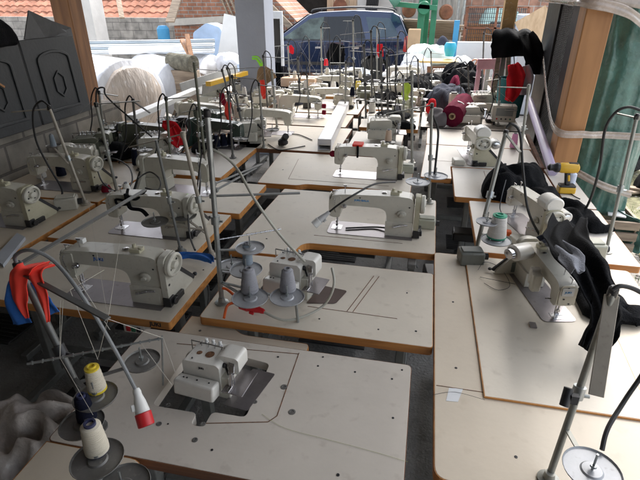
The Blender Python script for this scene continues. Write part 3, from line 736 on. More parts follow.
# ================================================================== BACKGROUND
def tiles(par, x0, x1, y0, z0, y1, z1, step=.28, row=.36):
    """clay pan tiles: rows that overlap, rolls along the slope"""
    m = MB(); n = int((x1-x0)/step*4); rows = int(math.hypot(y1-y0, z1-z0)/row); rr = random.Random(1)
    for j in range(rows):
        t0, t1 = j/rows, (j+1)/rows+.012; vs = []; fs = []
        for i in range(n+1):
            x = x0+(x1-x0)*i/n; c = abs(math.sin(math.pi*(x-x0)/step))*.055+rr.uniform(-.008,.008)
            vs += [(x, y0+(y1-y0)*t0, z0+(z1-z0)*t0+c+.035), (x, y0+(y1-y0)*t1, z0+(z1-z0)*t1+c*.9), (x, y0+(y1-y0)*t0, z0+(z1-z0)*t0+c-.01)]
        for i in range(n): fs += [(3*i, 3*i+3, 3*i+4, 3*i+1), (3*i+2, 3*i+5, 3*i+3, 3*i)]
        m.add(vs, fs)
    o = m.build('roof_tiles', pm('clay_tiles', (.36,.165,.11), .85, var=.45, scale=2.2, bump=.3, spots=.6, spot_col=(.35,.30,.26)), par, smooth=40)
    return o
hs = thing('tiled_house', 'low house with orange clay tile roof behind the yard on the left', 'house', (-12, 18, 0))
MB().bx(-9, 5.3, -2.4, 6, 0, 1.33).build('wall', PLASTER, hs, smooth=0)
tiles(hs, -9.4, 5.6, -2.8, 1.36, 2.6, 4.2)
simple('block_wall', MB().bx(-12.6, -5.9, 13.0, 13.2, 0, 1.52), BLOCKB, 'grey concrete block wall beyond the wrapped rolls', 'wall', smooth=0)
a = PY(86, 20, 11.0)
simple('concrete_pillar', MB().bx(a.x-.32, a.x+.25, 10.9, 11.4, 0, 3.0), pm('pale_concrete', (.55,.54,.52), .9, var=.1, scale=3, bump=.2), 'pale concrete pillar beside the left post', 'pillar', bevel=.01)
for k, (xa, ya, xb, yb, lab) in enumerate([(97,38,92,0,'thin grey pole leaning on the pale concrete pillar'), (122,18,117,-8,'narrow grey board standing before the tiled roof'), (170,22,180,-10,'wide weathered board leaning before the tiled roof')]):
    simple('leaning_board', MB().bar(PY(xa, ya, 11.6), PY(xb, yb, 12.4), .12+.1*(k == 2), .04), PLANK, lab, 'board', 'boards leaning in the yard')
# brick shed at centre left
sh = thing('brick_shed', 'orange brick shed with a tiled roof edge left of the grey pillar', 'shed', (-5.6, 13.2, 0))
MB().prism([(-1.1,0),(2.4,0),(2.4,1.35),(.9,2.7),(-1.1,3.1)], -.4, 1.6, plane='XZ').build('wall', BRICKO, sh, smooth=0)
MB().bar((-1.2,-.46,1.42), (1.2,-.46,1.55), .08, .16).build('lintel_beam', pm('pale_beam', (.5,.47,.42), .9), sh)
MB().bar((.1,-.5,3.2), (2.5,-.5,1.0), .1, .14).build('rafter', PLANK, sh)
for k in range(3): MB().bar((.2+k*.18,-.56,2.4-k*.15), (.8+k*.12,-.56,.9), .07, .04).build('leaning_plank', PLANK, sh)
# dark shed behind car
b = thing('open_garage', 'dark open garage with plank door post behind the blue car', 'garage', (-3.6, 16.5, 0))
MB().bx(-2.3, .35, .0, .2, 0, 3.3).build('opening_shade_slab', SHADEIN, b, smooth=0)  # solid slab; the doorway's shade is put into its near-black colour
MB().bx(1.3, 4.2, -.3, .2, 0, 3.3).build('pale_wall', PLASTER, b, smooth=0)
MB().bx(-1.9, -.9, -.4, -.3, 0, 3.3).build('pale_panel', pm('pale_bluegrey', (.5,.53,.58), .8), b, smooth=0)
for k in range(4): MB().bx(.36+k*.23, .57+k*.23, -.35+.02*k, -.25, 0, 3.3).build('plank', wood('plank_pale', (.62,.45,.30), (.42,.28,.17), 2, .8), b, smooth=0)
MB().lathe([(0,-.02),(.2,-.02),(.21,0),(.2,.02),(0,.03)], tuple(PY(340,6,15.9)-Vector((-3.6,16.5,0))), 24, (0,-1,0)).build('rusty_disc', RUST, b)
MB().bar(PY(285,35,14.6)-Vector((-3.6,16.5,0)), PY(304,30,14.6)-Vector((-3.6,16.5,0)), .05, .05).build('copper_bar', COPPER, b)
m = MB()
for k in range(7):
    x = PY(366+k*1.7, 0, 15.9).x; m.tube([(x, 15.9, 2.3), (x+.05, 15.85, 1.9), (x-.04, 15.9, 1.45+.06*(k % 3))], .035, 6)
simple('hanging_cables', m, RUBBER, 'bunch of dark cables hanging on the pale wall above the car', 'cables')
# green machine
m = thing('green_press', 'tall green machine frame standing in the yard behind the car', 'machine', (-.05, 11.6, 0))
o_ = Vector((-.05, 11.6, 0))
for (px, y1, w_) in ((420,30,.14),(433,24,.12),(425,38,.1)):
    a = PY(px, y1, 11.6+.3*(w_ == .1)); MB().bx(a.x-w_/2, a.x+w_/2, a.y, a.y+.15, .6 if w_ > .1 else 0, 2.9).build('column', GREENM, m) if False else MB().bx(a.x-w_/2-o_.x, a.x+w_/2-o_.x, a.y-o_.y, a.y+.15-o_.y, .1, 2.9).build('column', GREENM, m, bevel=.01)
a = PY(424, 8, 11.5)-o_; MB().lathe([(0,-.05),(.12,-.05),(.14,0),(.12,.05),(0,.05)], a, 20, (0,-1,0)).build('flywheel', GREENM, m)
MB().bar(PY(396,4,11.5)-o_, PY(437,8,11.5)-o_, .1, .1).build('crossbeam', GREENM, m, bevel=.01)
simple('teal_funnel', MB().lathe([(.0,-.16),(.13,.0),(.15,.35),(.12,.4)], PY(395, 0, 11.3), 20), pm('seafoam_paint', (.13,.34,.27), .5), 'seafoam green funnel hanging over the tail of the car', 'funnel')
for k, (px, py) in enumerate([(409,10),(446,12)]):
    simple('rusty_wheel', MB().lathe([(0,-.03),(.13,-.03),(.16,0),(.13,.03),(0,.04)], PY(px, py, 12.2), 20, (.2,-1,0)), RUST, ['rusty round disc behind the green machine column', 'rusty round disc beside the weathered boards'][k], 'disc', 'rusty discs')
for k in range(9):
    rr = random.Random(k); y = 12.6+.12*k; a = PY(398+rr.randint(0,12), 20+k*1.7, y); b = PY(466-rr.randint(0,14), 22+k*2.2, y)
    simple('stacked_board', MB().bar(a, b, .3, .05), PLANK, ['top','second','third','fourth','fifth','sixth','seventh','eighth','bottom'][k]+' weathered board of the pile behind the green machine', 'board', 'pile of weathered boards')
simple('hut_wall', MB().bx(-1.1, .75, 14.4, 14.6, 0, 3), pm('old_hut', (.30,.28,.25), .9, var=.5, scale=3, stretch=(4,1,.5)), 'dark weathered plank hut wall behind the board pile', 'wall', smooth=0)
a = PY(455, 40, 10.5); simple('blue_post', MB().bx(a.x-.05, a.x+.05, 10.45, 10.55, 0, 1.6), BLUEP, 'blue metal post beside the white yard wall', 'post')
for k, px in enumerate([458, 461]):
    a = PY(px, 10, 13); simple('steel_pipe', MB().cyl((a.x,13,0), (a.x+.1*k,13,3), .03, n=10), GALV, ['grey upright pipe between the boards and the brick wall', 'second grey pipe leaning beside the upright pipe'][k], 'pipe')
# fence, orange sheet, van
f = thing('yard_gate', 'rusty wire gate panel with orange sheet behind the white wall', 'gate', (1.6, 11.5, 0)); o_ = Vector((1.6, 11.5, 0))
x0, x1 = PY(466,20,11.5).x-1.6, PY(527,20,11.5).x-1.6; zt = PY(466,7,11.5).z; zb = PY(466,43,11.5).z
m = MB()
for x in (x0, (x0+x1)*.5, x1): m.bx(x-.025, x+.025, -.02, .02, zb, zt)
for z in (zb, zt, (zb+zt)/2-.05): m.bx(x0, x1, -.02, .02, z-.015, z+.015)
m.build('gate_frame', RUST, f)
m = MB()
for k in range(30):
    x = x0+(x1-x0)*(k+.5)/30; m.bx(x-.006, x+.006, -.008, .008, zb, zt)
for k in range(9):
    z = zb+(zt-zb)*(k+.5)/9; m.bx(x0, x1, -.012, -.006, z-.004, z+.004)
m.build('wire_grid', DARKM, f, smooth=0)
MB().bx(x0+.06, (x0+x1)*.5-.03, .03, .05, zb+.02, PY(466,24,11.5).z).build('orange_sheet', BLKORG, f)
MB().bx((x0+x1)*.5+.03, x1-.1, .03, .05, zb+.02, PY(466,24,11.5).z).build('grey_sheet', pm('grey_blue_sheet', (.38,.44,.52), .8), f)
a = PY(482, 25, 14); b = PY(522, 12, 14)
v = thing('pale_van', 'pale mint van roof showing behind the wire gate', 'van', ((a.x+b.x)/2, 14.4, 0))
w_ = (b.x-a.x)/2
MB().prism(rounded([(-w_,.3),(w_*1.1,.3),(w_*1.1,1.35),(w_*.9,1.66),(w_*.6,1.75),(-w_*.6,1.75),(-w_*.9,1.5),(-w_,1.3)], .08), -.4, 1.2, plane='XZ').build('body', MINT, v, bevel=.06)
MB().prism(rounded([(-w_*.7,1.2),(w_*.8,1.2),(w_*.7,1.45),(-w_*.6,1.45)], .05), -.42, -.405, plane='XZ').build('window', GLASS, v)
for s_ in (-.6, .6): MB().lathe([(0,-.1),(.3,-.1),(.33,0),(.3,.1),(0,.1)], (w_*s_, -.38, .33), 24, (0,1,0)).build('wheel', TYRE, v)
simple('brick_wall', MB().bx(.3, 6.5, 15.4, 15.6, 0, 3.5), HOLLOW, 'pale orange hollow brick wall at the back right of the yard', 'wall', smooth=0)
simple('white_wall', MB().bx(PY(456,50,10.9).x, 3.2, 10.9, 11.1, 0, PY(460,42,10.9).z), WHITEW, 'low white rendered wall in front of the wire gate', 'wall', smooth=0)
m = MB().bx(1.55, 2.7, 9.8, 10.6, 0, 1.72); simple('grey_box', m, pm('grey_blue_box', (.42,.45,.5), .8, var=.12, scale=3), 'grey blue metal box beside the mesh cabinet top', 'box', bevel=.02)
simple('plywood_sheet', MB().bar(PY(545,45,9), PY(530,14,9.2), .5, .03, (0,-1,.1)), wood('ply_pale', (.62,.45,.28), (.5,.34,.2), 2, .7), 'pale plywood sheet leaning beside the mesh cabinet', 'board')
# back boundary so that no gap shows the horizon
simple('boundary_wall', MB().bx(-40, 30, 24, 24.3, 0, 3.2), PLASTER, 'long pale boundary wall at the far end of the yard', 'wall', smooth=0)
simple('brick_house', MB().bx(-3.2, 0.2, 17.5, 21, 0, 4.0), PLASTER, 'pale rendered house wall behind the garage and car', 'house', smooth=0)

# ---- car
car = thing('parked_car', 'dark blue estate car parked sideways in the yard', 'car', (-2.75, 12.9, 0), 2)
def car_half(z):
    return .93-.03*max(0, .5-z)-(.30*max(0, z-1.05)**1.0 if z > 1.05 else 0)
side = [(-2.3,.42),(-2.28,.7),(-2.1,.9),(-1.15,1.06),(-.95,1.1),(-.18,1.62),(.1,1.70),(.9,1.74),(1.8,1.71),(1.98,1.62),(2.24,1.12),(2.3,1.0),(2.31,.5),(2.22,.36)]
wheel_arcs = []
for cx_ in (1.42, -1.45):
    for k in range(9):
        a = R(180*k/8); wheel_arcs.append((cx_+.42*math.cos(a), .34+.42*math.sin(a)*1.0))
    wheel_arcs.append(None)
arc1 = [(1.42+.42*math.cos(R(180*k/10)), .36+.42*math.sin(R(180*k/10))) for k in range(11)]
arc2 = [(-1.45+.42*math.cos(R(180*k/10)), .36+.42*math.sin(R(180*k/10))) for k in range(11)]
prof = side+arc1+arc2
m = MB(); ys = [-1, -.97, -.6, 0, .6, .97, 1]
n = len(prof); vs = []
tri = geometry.tessellate_polygon([[Vector((p[0], p[1], 0)) for p in prof]])
for y in (-1, 1):
    for (x, z) in prof: vs.append((x, y*car_half(z), z))
fs = [tuple(t) for t in tri]+[tuple(i+n for i in reversed(t)) for t in tri]+[(i, (i+1) % n, (i+1) % n+n, i+n) for i in range(n)]
m.add(vs, fs).build('body', CARP, car, bevel=.045, seg=3)
def pane(name, pts, mat, d=.012, par=car, th=.012):
    mm = MB(); k = len(pts); v_ = [(x, -car_half(z)-d, z) for x, z in pts]+[(x, -car_half(z)-d+th, z) for x, z in pts]
    mm.add(v_, [tuple(range(k)), tuple(reversed(range(k, 2*k)))]+[(i, (i+1) % k, (i+1) % k+k, i+k) for i in range(k)])
    return mm.build(name, mat, par, smooth=30)
pane('window', [(-.78,1.12),(-.12,1.55),(.22,1.6),(.22,1.12)], GLASSL)
pane('window', [(.32,1.12),(.32,1.6),(1.05,1.62),(1.22,1.15)], GLASS)
pane('window', [(1.34,1.16),(1.2,1.6),(1.75,1.58),(2.0,1.2)], pm('quarter_glass', (.05,.08,.11), .1))
pane('window_trim', [(-.86,1.08),(2.05,1.12),(2.05,1.145),(-.86,1.105)], DARKM, .016)
pane('pillar_trim', [(.225,1.1),(.225,1.6),(.315,1.6),(.315,1.1)], BLACKP, .014)
for (a, b) in ((-.82,.26),(.28,1.14)):
    pane('door', [(a,.45),(a,1.06),(b,1.07),(b,.45)], CARP, .008); pane('door_handle', [(b-.22,.92),(b-.22,.96),(b-.06,.965),(b-.06,.925)], CHROME, .035)
pane('side_moulding', [(-.95,.55),(-.95,.62),(1.0,.62),(1.0,.55)], BLACKP, .02)
for s_ in (-1, 1):
    MB().tube([(-.1,s_*.68,1.7),(.05,s_*.7,1.76),(.9,s_*.7,1.8),(1.7,s_*.7,1.77),(1.85,s_*.68,1.72)], .018, 8).build('roof_rail', DARKM, car)
    MB().ball((-.78,s_*1.04,1.16), .1, 14, (.8,1,.75)).build('wing_mirror', CARP, car)
    for cx_ in (1.42, -1.45):
        w_ = MB().lathe([(.24,-.1),(.34,-.11),(.36,-.08),(.36,.08),(.34,.11),(.24,.1)], (cx_, s_*.82, .36), 28, (0,1,0)).build('wheel', TYRE, car)
        q = MB().lathe([(0,-.08),(.24,-.09),(.245,.09),(0,.08)], (cx_, s_*.83, .36), 24, (0,1,0)).build('rim', ALU, w_)
    MB().prism(rounded([(2.1,.88),(2.31,.85),(2.325,1.02),(2.2,1.22),(2.12,1.2)], .03), s_*.91-.035, s_*.91+.035, plane='XZ').build('tail_lamp', TAIL, car, bevel=.01)
MB().box((2.34,0,.5), (.12,1.75,.26)).build('rear_bumper', CARP, car, bevel=.04)
MB().box((-2.33,0,.5), (.12,1.75,.26)).build('front_bumper', CARP, car, bevel=.04)
m = MB(); m.add([(1.97,-.6,1.63),(1.97,.6,1.63),(2.26,.66,1.13),(2.26,-.66,1.13)], [(0,1,2,3)]); m.build('rear_window', GLASS, car, solid=.01)
MB().add([(-.98,-.68,1.12),(-.98,.68,1.12),(-.2,.62,1.635),(-.2,-.62,1.635)], [(0,1,2,3)]).build('windscreen', GLASS, car, solid=.012)

# ---- white metal door frame by the pillar
a = PY(278, 70, 7.6)
m = thing('door_frame', 'narrow glazed aluminium frame standing right of the grey pillar', 'door frame', (a.x, 7.6, 0))
MB().prism([(-.1,.0),(.1,.0),(.1,1.8),(-.1,1.8)], -.03, .03, [[(-.065,.08),(-.065,1.7),(.065,1.7),(.065,.08)]], plane='XZ').build('frame', pm('white_alu', (.6,.63,.66), .4, .3), m, bevel=.004)
MB().bx(-.064, .064, -.008, .008, .082, 1.698).build('pane', GLASS, m)
# ---- wrapped rolls outside left
for k, (pa, pb, r, mat, lab) in enumerate([((-5.5,6.9,.66),(-4.05,6.25,.66),.56,PLASTIC,'big round bundle wrapped in white plastic, nearest the brown post'),
    ((-4.75,7.9,.72),(-3.85,7.3,.68),.42,PLASTIC,'bundle wrapped in white plastic, second from the brown post'),
    ((-4.3,8.6,.8),(-3.75,8.3,.8),.3,PLASTIC,'small white plastic bundle, third from the brown post'),]):
    o = roll(MB(), pa, pb, r, seed=k*7+1, wr=.022, dome=.10); oo = simple('wrapped_bundle', o, mat, lab, 'bundle', 'plastic wrapped bundles outside', smooth=80)
o = roll(MB(), (-4.12,6.27,.70), (-3.97,6.2,.69), .44, seed=3, wr=.035, dome=.12); 
oo = o.build('brown_core', PLASTB, None, smooth=80); oo['label'] = 'brown felt showing at the end of the nearest wrapped bundle'; oo['category'] = 'felt roll'
oo.name = 'felt_roll'
simple('hay_roll', roll(MB(), (-3.95,7.3,1.10), (-3.5,7.15,1.08), .12, seed=9, wr=.04), pm('woven_straw', (.15,.14,.11), .95, var=.5, scale=12, bump=.8), 'grey brown woven roll under the plastic bundles', 'roll', smooth=80)
for k in range(7):
    a = PY(84, 42+k*1.9, 8.6-.12*k); b = PY(214, 40+k*2.0, 8.8-.1*k)
    simple('aluminium_profile', MB().bar(a, b, .1, .035), [ALU, pm('alu_dark', (.22,.27,.31), .4, .6), WHITEPL][k % 3], ['top','second','third','fourth','fifth','sixth','lowest'][k]+' long metal profile of the stack above the wrapped bundles', 'profile', 'stack of long metal profiles', bevel=.003)
simple('roll_trestle', MB().bx(-3.98, -3.48, 7.15, 7.3, 0, .98), PLANK, 'timber trestle under the grey brown woven roll', 'trestle', bevel=.01)
simple('white_beam', MB().bar(PY(109,51,7.6), PY(188,48,8.2), .12, .1), WHITEPL, 'white boxed beam with brown end lying on the metal profiles', 'beam', bevel=.006)
a = PY(163, 30, 12); simple('blue_canister', MB().lathe([(.12,0),(.15,.05),(.15,.38),(.1,.45),(.0,.46)], (a.x, 12, a.z-.35), 20), BLUEP, 'blue plastic canister before the grey block wall', 'canister')
a = PY(212, 38, 9.5); simple('pale_blue_tub', MB().prism(rounded([(a.x-.3,a.z-.35),(a.x+.15,a.z-.35),(a.x+.32,a.z-.1),(a.x+.28,a.z+.2),(a.x,a.z+.28),(a.x-.3,a.z+.1)], .06), 9.3, 9.7, plane='XZ'), pm('pale_blue_plastic', (.36,.48,.66), .5), 'pale blue plastic panel leaning near the brick shed', 'panel', bevel=.02)
a = PY(234, 35, 9.0); simple('white_board', MB().bar((a.x-.1,9.0,a.z-.4), (a.x+.05,9.1,a.z+.3), .5, .03, (0,-1,0)), WHITEPL, 'white board standing left of the grey pillar', 'board')
rr = random.Random(5)
for k, (px, py, mat, lab) in enumerate([(215,55,WHITEPL,'white sack in the yard right of the pole bundle'), (228,52,PLASTIC,'translucent bag beside the grey pillar'), (236,60,pm('pale_blue_cloth',(.45,.55,.68),.8),'pale blue cloth heap left of the grey pillar'), (222,66,PINKPL,'pinkish rag heap under the white sack')]):
    a = PY(px, py, 8.0); z = max(0, a.z-.3); heap('sack', lab, 'sack', z, [(a.x,8.0,.28,.3,.35)], mat, res=.03, seed=k)
    simple('rubble_base', MB().bx(a.x-.3, a.x+.3, 7.8, 8.3, 0, z+.002), PLANK, 'old timber block under the '+lab.split(' in ')[0].split(' beside')[0].split(' left')[0].split(' under')[0], 'timber block')
for (pa, pb, w_, mat, nm, lab) in [((192,92),(246,72),.30,pm('grey_duct',(.27,.27,.26),.6,var=.15),'metal_gutter','long grey gutter piece slanting towards the pillar'), ((208,84),(246,73),.06,YELLOW,'yellow_level','yellow spirit level lying on the grey gutter'), ((130,118),(196,90),.1,WHITEPL,'white_profile','long white profile propped across the left tables')]:
    z = 1.0 if nm != 'yellow_level' else 1.13
    a = P(*pa, z); b = P(*pb, z)
    if nm == 'metal_gutter':
        sec = [(-.15,.12),(-.13,.0),(.13,.0),(.15,.12),(.138,.12),(.12,.012),(-.12,.012),(-.138,.12)]
        m = MB().prism(sec, 0, (b-a).length, plane='XZ'); o = simple(nm, m, mat, lab, 'gutter'); o.rotation_euler = (0,0,math.atan2((b-a).y,(b-a).x)-math.pi/2); o.location = (a+b)/2; o.location.z = .97
    else: simple(nm, MB().bar(a, b, w_, .05), mat, lab, 'spirit level' if 'level' in nm else 'profile', bevel=.003)
for k, (pa, pb, lab) in enumerate([((193,65),(187,35),'brown splintered stake leaning on the bundles'), ((197,68),(182,40),'second splintered stake leaning on the bundles')]):
    simple('wooden_stake', MB().bar(PY(*pa, 7.4), PY(*pb, 7.8), .07, .05), POSTL, lab, 'stake')

# ================================================================== TABLES
GT = 'sewing tables in rows'
def juki_edge(t, cx, cy):
    text('JUKI', .028, INKD, t, (-1.02-cx, 1.465-cy-.0034, ZT-.018), (R(90), 0, 0), bold=.0006)
    sb = MB().box((-1.13-cx, 1.49-cy, ZT-.062), (.10,.05,.044)).build('switch_box', WHITEP, t, bevel=.004)
    for k, mt in enumerate([REDP, GREENM, DARKM]): MB().box((-1.155-cx+k*.024, 1.463-cy, ZT-.062), (.018,.008,.022)).build('button', mt, sb, bevel=.002)
hole1 = [(-.79,1.035),(-.63,1.035),(-.63,.985),(-.585,.985),(-.585,1.05),(-.47,1.05),(-.47,1.31),(-.72,1.345),(-.79,1.30)]
table('nearest centre table, with the cut-out overlock machine and screw caps', rect(-1.03,.04,.84,1.41), mat=LAMG, edge=EDGED, rad=.02, holes=[hole1], group=GT, brand=None,
      screws=[(P(x,y).x,P(x,y).y,r) for x,y,r in [(168,405,.009),(159,424,.009),(203,424,.009),(195,440,.009),(284,387,.012),(292,412,.012),(255,402,.008),(278,357,.004),(318,366,.004),(323,357,.004),(392,379,.004),(393,418,.004),(402,370,.004),(212,450,.004),(338,475,.005),(168,424,.003),(355,372,.004)]],
      seams=[((P(299,353).x,P(299,353).y),(P(277,416).x,P(277,416).y)),((P(277,416).x,P(277,416).y),(P(268,422).x,P(268,422).y)),((P(268,422).x,P(268,422).y),(-.585,1.0)),((-.86,1.345),(P(299,353).x,1.385))])
table('beige table corner at the very bottom left, below the spool plates', rect(-1.03,-.70,.3,.835), z=.748, mat=LAMB, rad=[.0,.0,.05,.0], group=GT, motor=False, pedal=False)
tb = table('narrow beige table strip with two screws between the two overlock tables', [(-.92,1.425),(-.37,1.425),(-.37,1.51),(-.66,1.51),(-.71,1.55),(-.75,1.59),(-.92,1.59)], z=.70, mat=LAMB, rad=[0,.02,.02,.03,.05,0,0], group=GT, legs=False, screws=[(-.47,1.46,.006),(-.84,1.5,.006),(-.64,1.46,.006)])
for x in (-.85,-.45): MB().bx(x-tb.location.x-.02, x-tb.location.x+.02, -.03, .01, 0, .66).build('leg', STEEL, tb)
table('centre table carrying the overlock with grey cones', rect(-.85,.115,1.53,2.10), group=GT, rad=.015, holes=[[(-.70,1.70),(-.62,1.68),(-.61,1.78),(-.40,1.78),(-.40,1.94),(-.68,1.96)]],
      screws=[(-.35,1.62,.004),(-.1,1.6,.004),(0,1.9,.004),(.05,1.62,.005)], seams=[((-.22,1.70),(-.14,2.02)),((-.245,1.70),(-.165,2.02)),((-.42,1.70),(-.03,1.69))])
table('centre table of the front facing machine, its near edge cut in a curved bay', [(-.96,2.13),(-.62,2.13),(-.59,2.30),(.125,2.31),(.13,3.09),(-.92,3.09)], rad=[.01,.08,.06,.02,.02,.01], group=GT, mat=LAM,
      screws=[(-.8,2.3,.005),(-.3,2.95,.005),(.0,2.95,.004)], seams=[((-.55,2.40),(-.05,2.40))])
table('centre table of the red tagged machine', [(-1.15,3.18),(-.85,3.18),(-.80,3.22),(-.25,3.22),(-.20,3.18),(-.045,3.18),(-.045,3.98),(-1.2,3.98)], rad=[.01,.05,.05,.05,.05,.02,.01,.01], group=GT, seams=[((-.95,3.3),(-1.0,3.8)),((-.95,3.3),(-.2,3.3))], screws=[(-1.05,3.5,.006)])
table('fifth centre table, holding the near end of the white box beam', rect(-1.9,-.72,4.05,4.95), group=GT, edge=EDGED)
table('sixth centre table from the front', rect(-1.85,-.80,5.0,5.6), group=GT, edge=EDGED)
table('seventh centre table, under the far end of the white box beam', rect(-1.85,-.76,5.66,6.28), group=GT, edge=EDGED)
table('far table behind the long box beam, left part', rect(-1.8,-.80,6.75,7.4), group=GT, mat=LAMW)
table('far table behind the long box beam, piled with clutter in front of the car', rect(-1.9,-.80,7.5,8.3), group=GT, mat=LAMW)
table('right centre table of the overlock with the peach cone', rect(-.66,-.18,4.05,4.85), group=GT, mat=LAMW, edge=EDGED)
table('right centre table with black sleeves near the lime strap', rect(-.66,-.05,5.05,5.9), group=GT, mat=LAMW)
table('right centre table right behind the lime strap table', rect(-.72,-.10,6.0,6.9), group=GT, mat=LAMW)
table('far right centre table under the big black garment heap', rect(-.7,.1,7.0,7.8), group=GT, mat=LAMW)
table('farthest centre table, close to the car', rect(-.7,.15,7.95,8.8), group=GT, mat=LAMW)
# right column
r1 = table('large nearest right table with an inset panel edged in wood', rect(.125,1.06,.955,2.33), group=GT, rad=[.04,.02,.02,.02], mat=LAMB, edge=EDGE,
      screws=[(P(x,y).x,P(x,y).y,.005) for x,y in [(453,302),(456,368),(487,313),(516,457),(498,375),(505,389),(614,389),(612,399),(600,300)]], seams=[((.13,1.325),(.29,1.325))])
c = Vector(r1.location)
lp = [(.29-c.x,1.30-c.y),(.80-c.x,1.30-c.y),(.86-c.x,2.31-c.y),(.28-c.x,2.31-c.y)]
MB().prism(offset(lp, .003), ZT+.0005, ZT+.0075).build('panel_edge', EDGE, r1, smooth=0)
MB().prism(lp, ZT+.0005, ZT+.0085).build('inset_panel', LAM, r1, smooth=0)
a = [P(449,388),P(463,389),P(458,402),P(446,401)]
MB().prism([(q.x-c.x,q.y-c.y) for q in a], ZT+.0004, ZT+.001).build('torn_sticker', STICK, r1, smooth=0)
table('right table under the machine with the orange clip', rect(.35,1.14,2.39,3.13), group=GT, mat=LAMW, screws=[(.95,2.6,.004)])
table('narrow right side table carrying the yellow drill', rect(.97,1.14,3.15,3.95), group=GT, mat=LAMW, edge=EDGED, motor=False)
table('right table in front of the pink cone, seen behind the black jacket', rect(.26,.955,3.19,3.85), group=GT, mat=LAMW, seams=[((.5,3.3),(.5,3.8))])
table('right table of the single wheel-end machine beside the pink cone', [(.02,3.56),(.245,3.56),(.245,3.87),(.95,3.87),(.95,4.5),(.05,4.5)], group=GT, mat=LAMW, seams=[((.1,4.0),(.4,4.0)),((.35,3.9),(.38,4.45))])
table('right table with the paper pattern marks before the maroon roll', rect(.05,.97,4.52,5.15), group=GT, mat=LAMW, motor=False)
table('grey right table under the maroon roll and two sergers', rect(-.02,1.0,5.2,5.95), group=GT, mat=LAMG, edge=DARKM)
table('far right table heaped with garments', rect(.0,1.0,6.0,6.9), group=GT, mat=LAMG, edge=DARKM)
table('farthest right table near the white yard wall', rect(.25,.95,7.4,8.2), group=GT, mat=LAMW)
# left column
table('left table of the machine under the red ribbon, lettered on its front edge', rect(-2.02,-.955,1.465,2.01), group=GT, mat=LAM, rad=.008, brand=juki_edge, screws=[(-1.0,1.9,.004)])
table('left table of the machine tied with a black strap', rect(-2.02,-1.12,2.06,2.57), group=GT, rad=.006)
table('left table with the cream machine seen from the back', rect(-2.04,-1.075,2.60,3.14), group=GT, rad=.006)
table('left table under the three black cones', rect(-2.04,-1.46,3.22,4.36), group=GT, rad=.006, mat=LAMW)
table('left far table beside the red ribbons', rect(-2.75,-1.92,4.45,5.2), group=GT, mat=LAMW, rad=.006)
table('left far table under the grey gutter', rect(-2.8,-1.92,5.3,6.1), group=GT, mat=LAMW)
table('left far table right of the grey pillar', rect(-2.0,-1.86,6.3,6.31) if False else rect(-3.0,-1.95,6.85,7.6), group=GT, mat=LAMW)
table('wall side table at the left edge, with the wheel-end machine', rect(-2.94,-2.065,1.75,2.56), group=GT, mat=LAMB, rad=.006)
table('wall side table under the charcoal doors', rect(-2.94,-2.065,2.59,3.4), group=GT, mat=LAMB, rad=.006)
table('wall side table next to the brown wooden post', rect(-2.94,-2.065,3.43,4.3), group=GT, mat=LAMB, rad=.006)

# ================================================================== MACHINES
GM = 'cream lockstitch machines'
def ls(label, x, y, rz, mat=CREAM, cover=COVER, dark=False, brand=None, tilt=None, s=1.):
    t = lockstitch('sewing_machine', mat, cover, dark, brand); t.location = (x, y, ZT); t.rotation_euler = (0, 0, R(rz)); t['label'] = label; t['group'] = GM; t.scale = (s,s,s*.80); return t
m_l1 = ls('cream machine with blue lettering on the left table, nearest the red ribbon', -1.255, 1.62, 0, CREAMD, CREAMD, brand=('JUKI', .026, INKB, -.06))
MB().box((-.17,.01,.315), (.03,.025,.025)).build('white_guide', WHITEPL, m_l1, bevel=.002)
MB().cyl((-.255,-.03,.2), (-.255,-.03,.25), .009, n=12).build('white_spool', WHITEPL, m_l1)
m_l2 = ls('machine tied with a black strap on the second left table', -1.46, 2.26, 0, CREAMD, CREAMD)
MB().tube([(-.11,-.056,.305), (-.10,-.062,.24), (-.09,-.06,.20), (-.03,-.056,.19), (.0,-.055,.15)], .012, 7).tube([(-.13,.0,.31),(-.1,-.055,.29),(-.05,-.06,.27),(-.02,0,.31)], .008, 7).tube([(-.1,-.06,.25),(-.17,-.065,.26),(-.16,-.066,.22),(-.09,-.062,.235)], .008, 6).build('black_strap', BLACKCL, m_l2)
m_m3 = ls('front facing machine with blue lettering on the centre table with a curved bay', -.225, 2.53, 0, CREAM, COVER, brand=('JUKI BALA', .018, INKC, -.07))
m_m4 = ls('machine with an orange red tag on its arm, behind the blue lettered one', -.375, 3.5, 0, CREAM, COVER)
MB().box((-.085,0,.3), (.075,.1,.02)).build('red_tag', ORRED, m_m4, bevel=.004)
MB().tube([(-.08,-.05,.30),(-.078,-.056,.24),(-.08,-.05,.19)], .008, 6).build('black_strap', BLACKCL, m_m4)
MB().lathe([(0,0),(.028,0),(.03,.02),(.02,.035),(0,.035)], (-.258,-.02,.20), 14, (-1,0,0)).build('red_bobbin', DKRED, m_m4)
MB().tube([(.07,.02,.02),(0,.03,.012),(-.1,.0,.012),(-.16,-.02,.012)], .006, 6).build('black_cord', RUBBER, m_m3)
ls('wheel-end view machine at the left picture edge on the wall side table', -2.45, 2.2, 0, CREAMD, COVER)
ls('wheel-end view machine behind the navy cone on the wall side table', -2.44, 2.80, 0, CREAMD, COVER)
ls('cream machine seen from the back on the third left table', -1.64, 2.92, 178, CREAMD, CREAMD)
m5 = ls('back view machine left of the white box beam, nearer one', -1.53, 4.62, 180, CREAM, CREAM)
m6 = ls('back view machine left of the white box beam with a red bobbin', -1.40, 5.42, 180, CREAM, CREAM)
for q in (0, 1): MB().lathe([(0,-.02),(.03,-.02),(.033,0),(.03,.02),(0,.02)], (-.285,.0,.14-.09*q+.02), 14, (1,0,0)).build('red_bobbin', DKRED, m6)
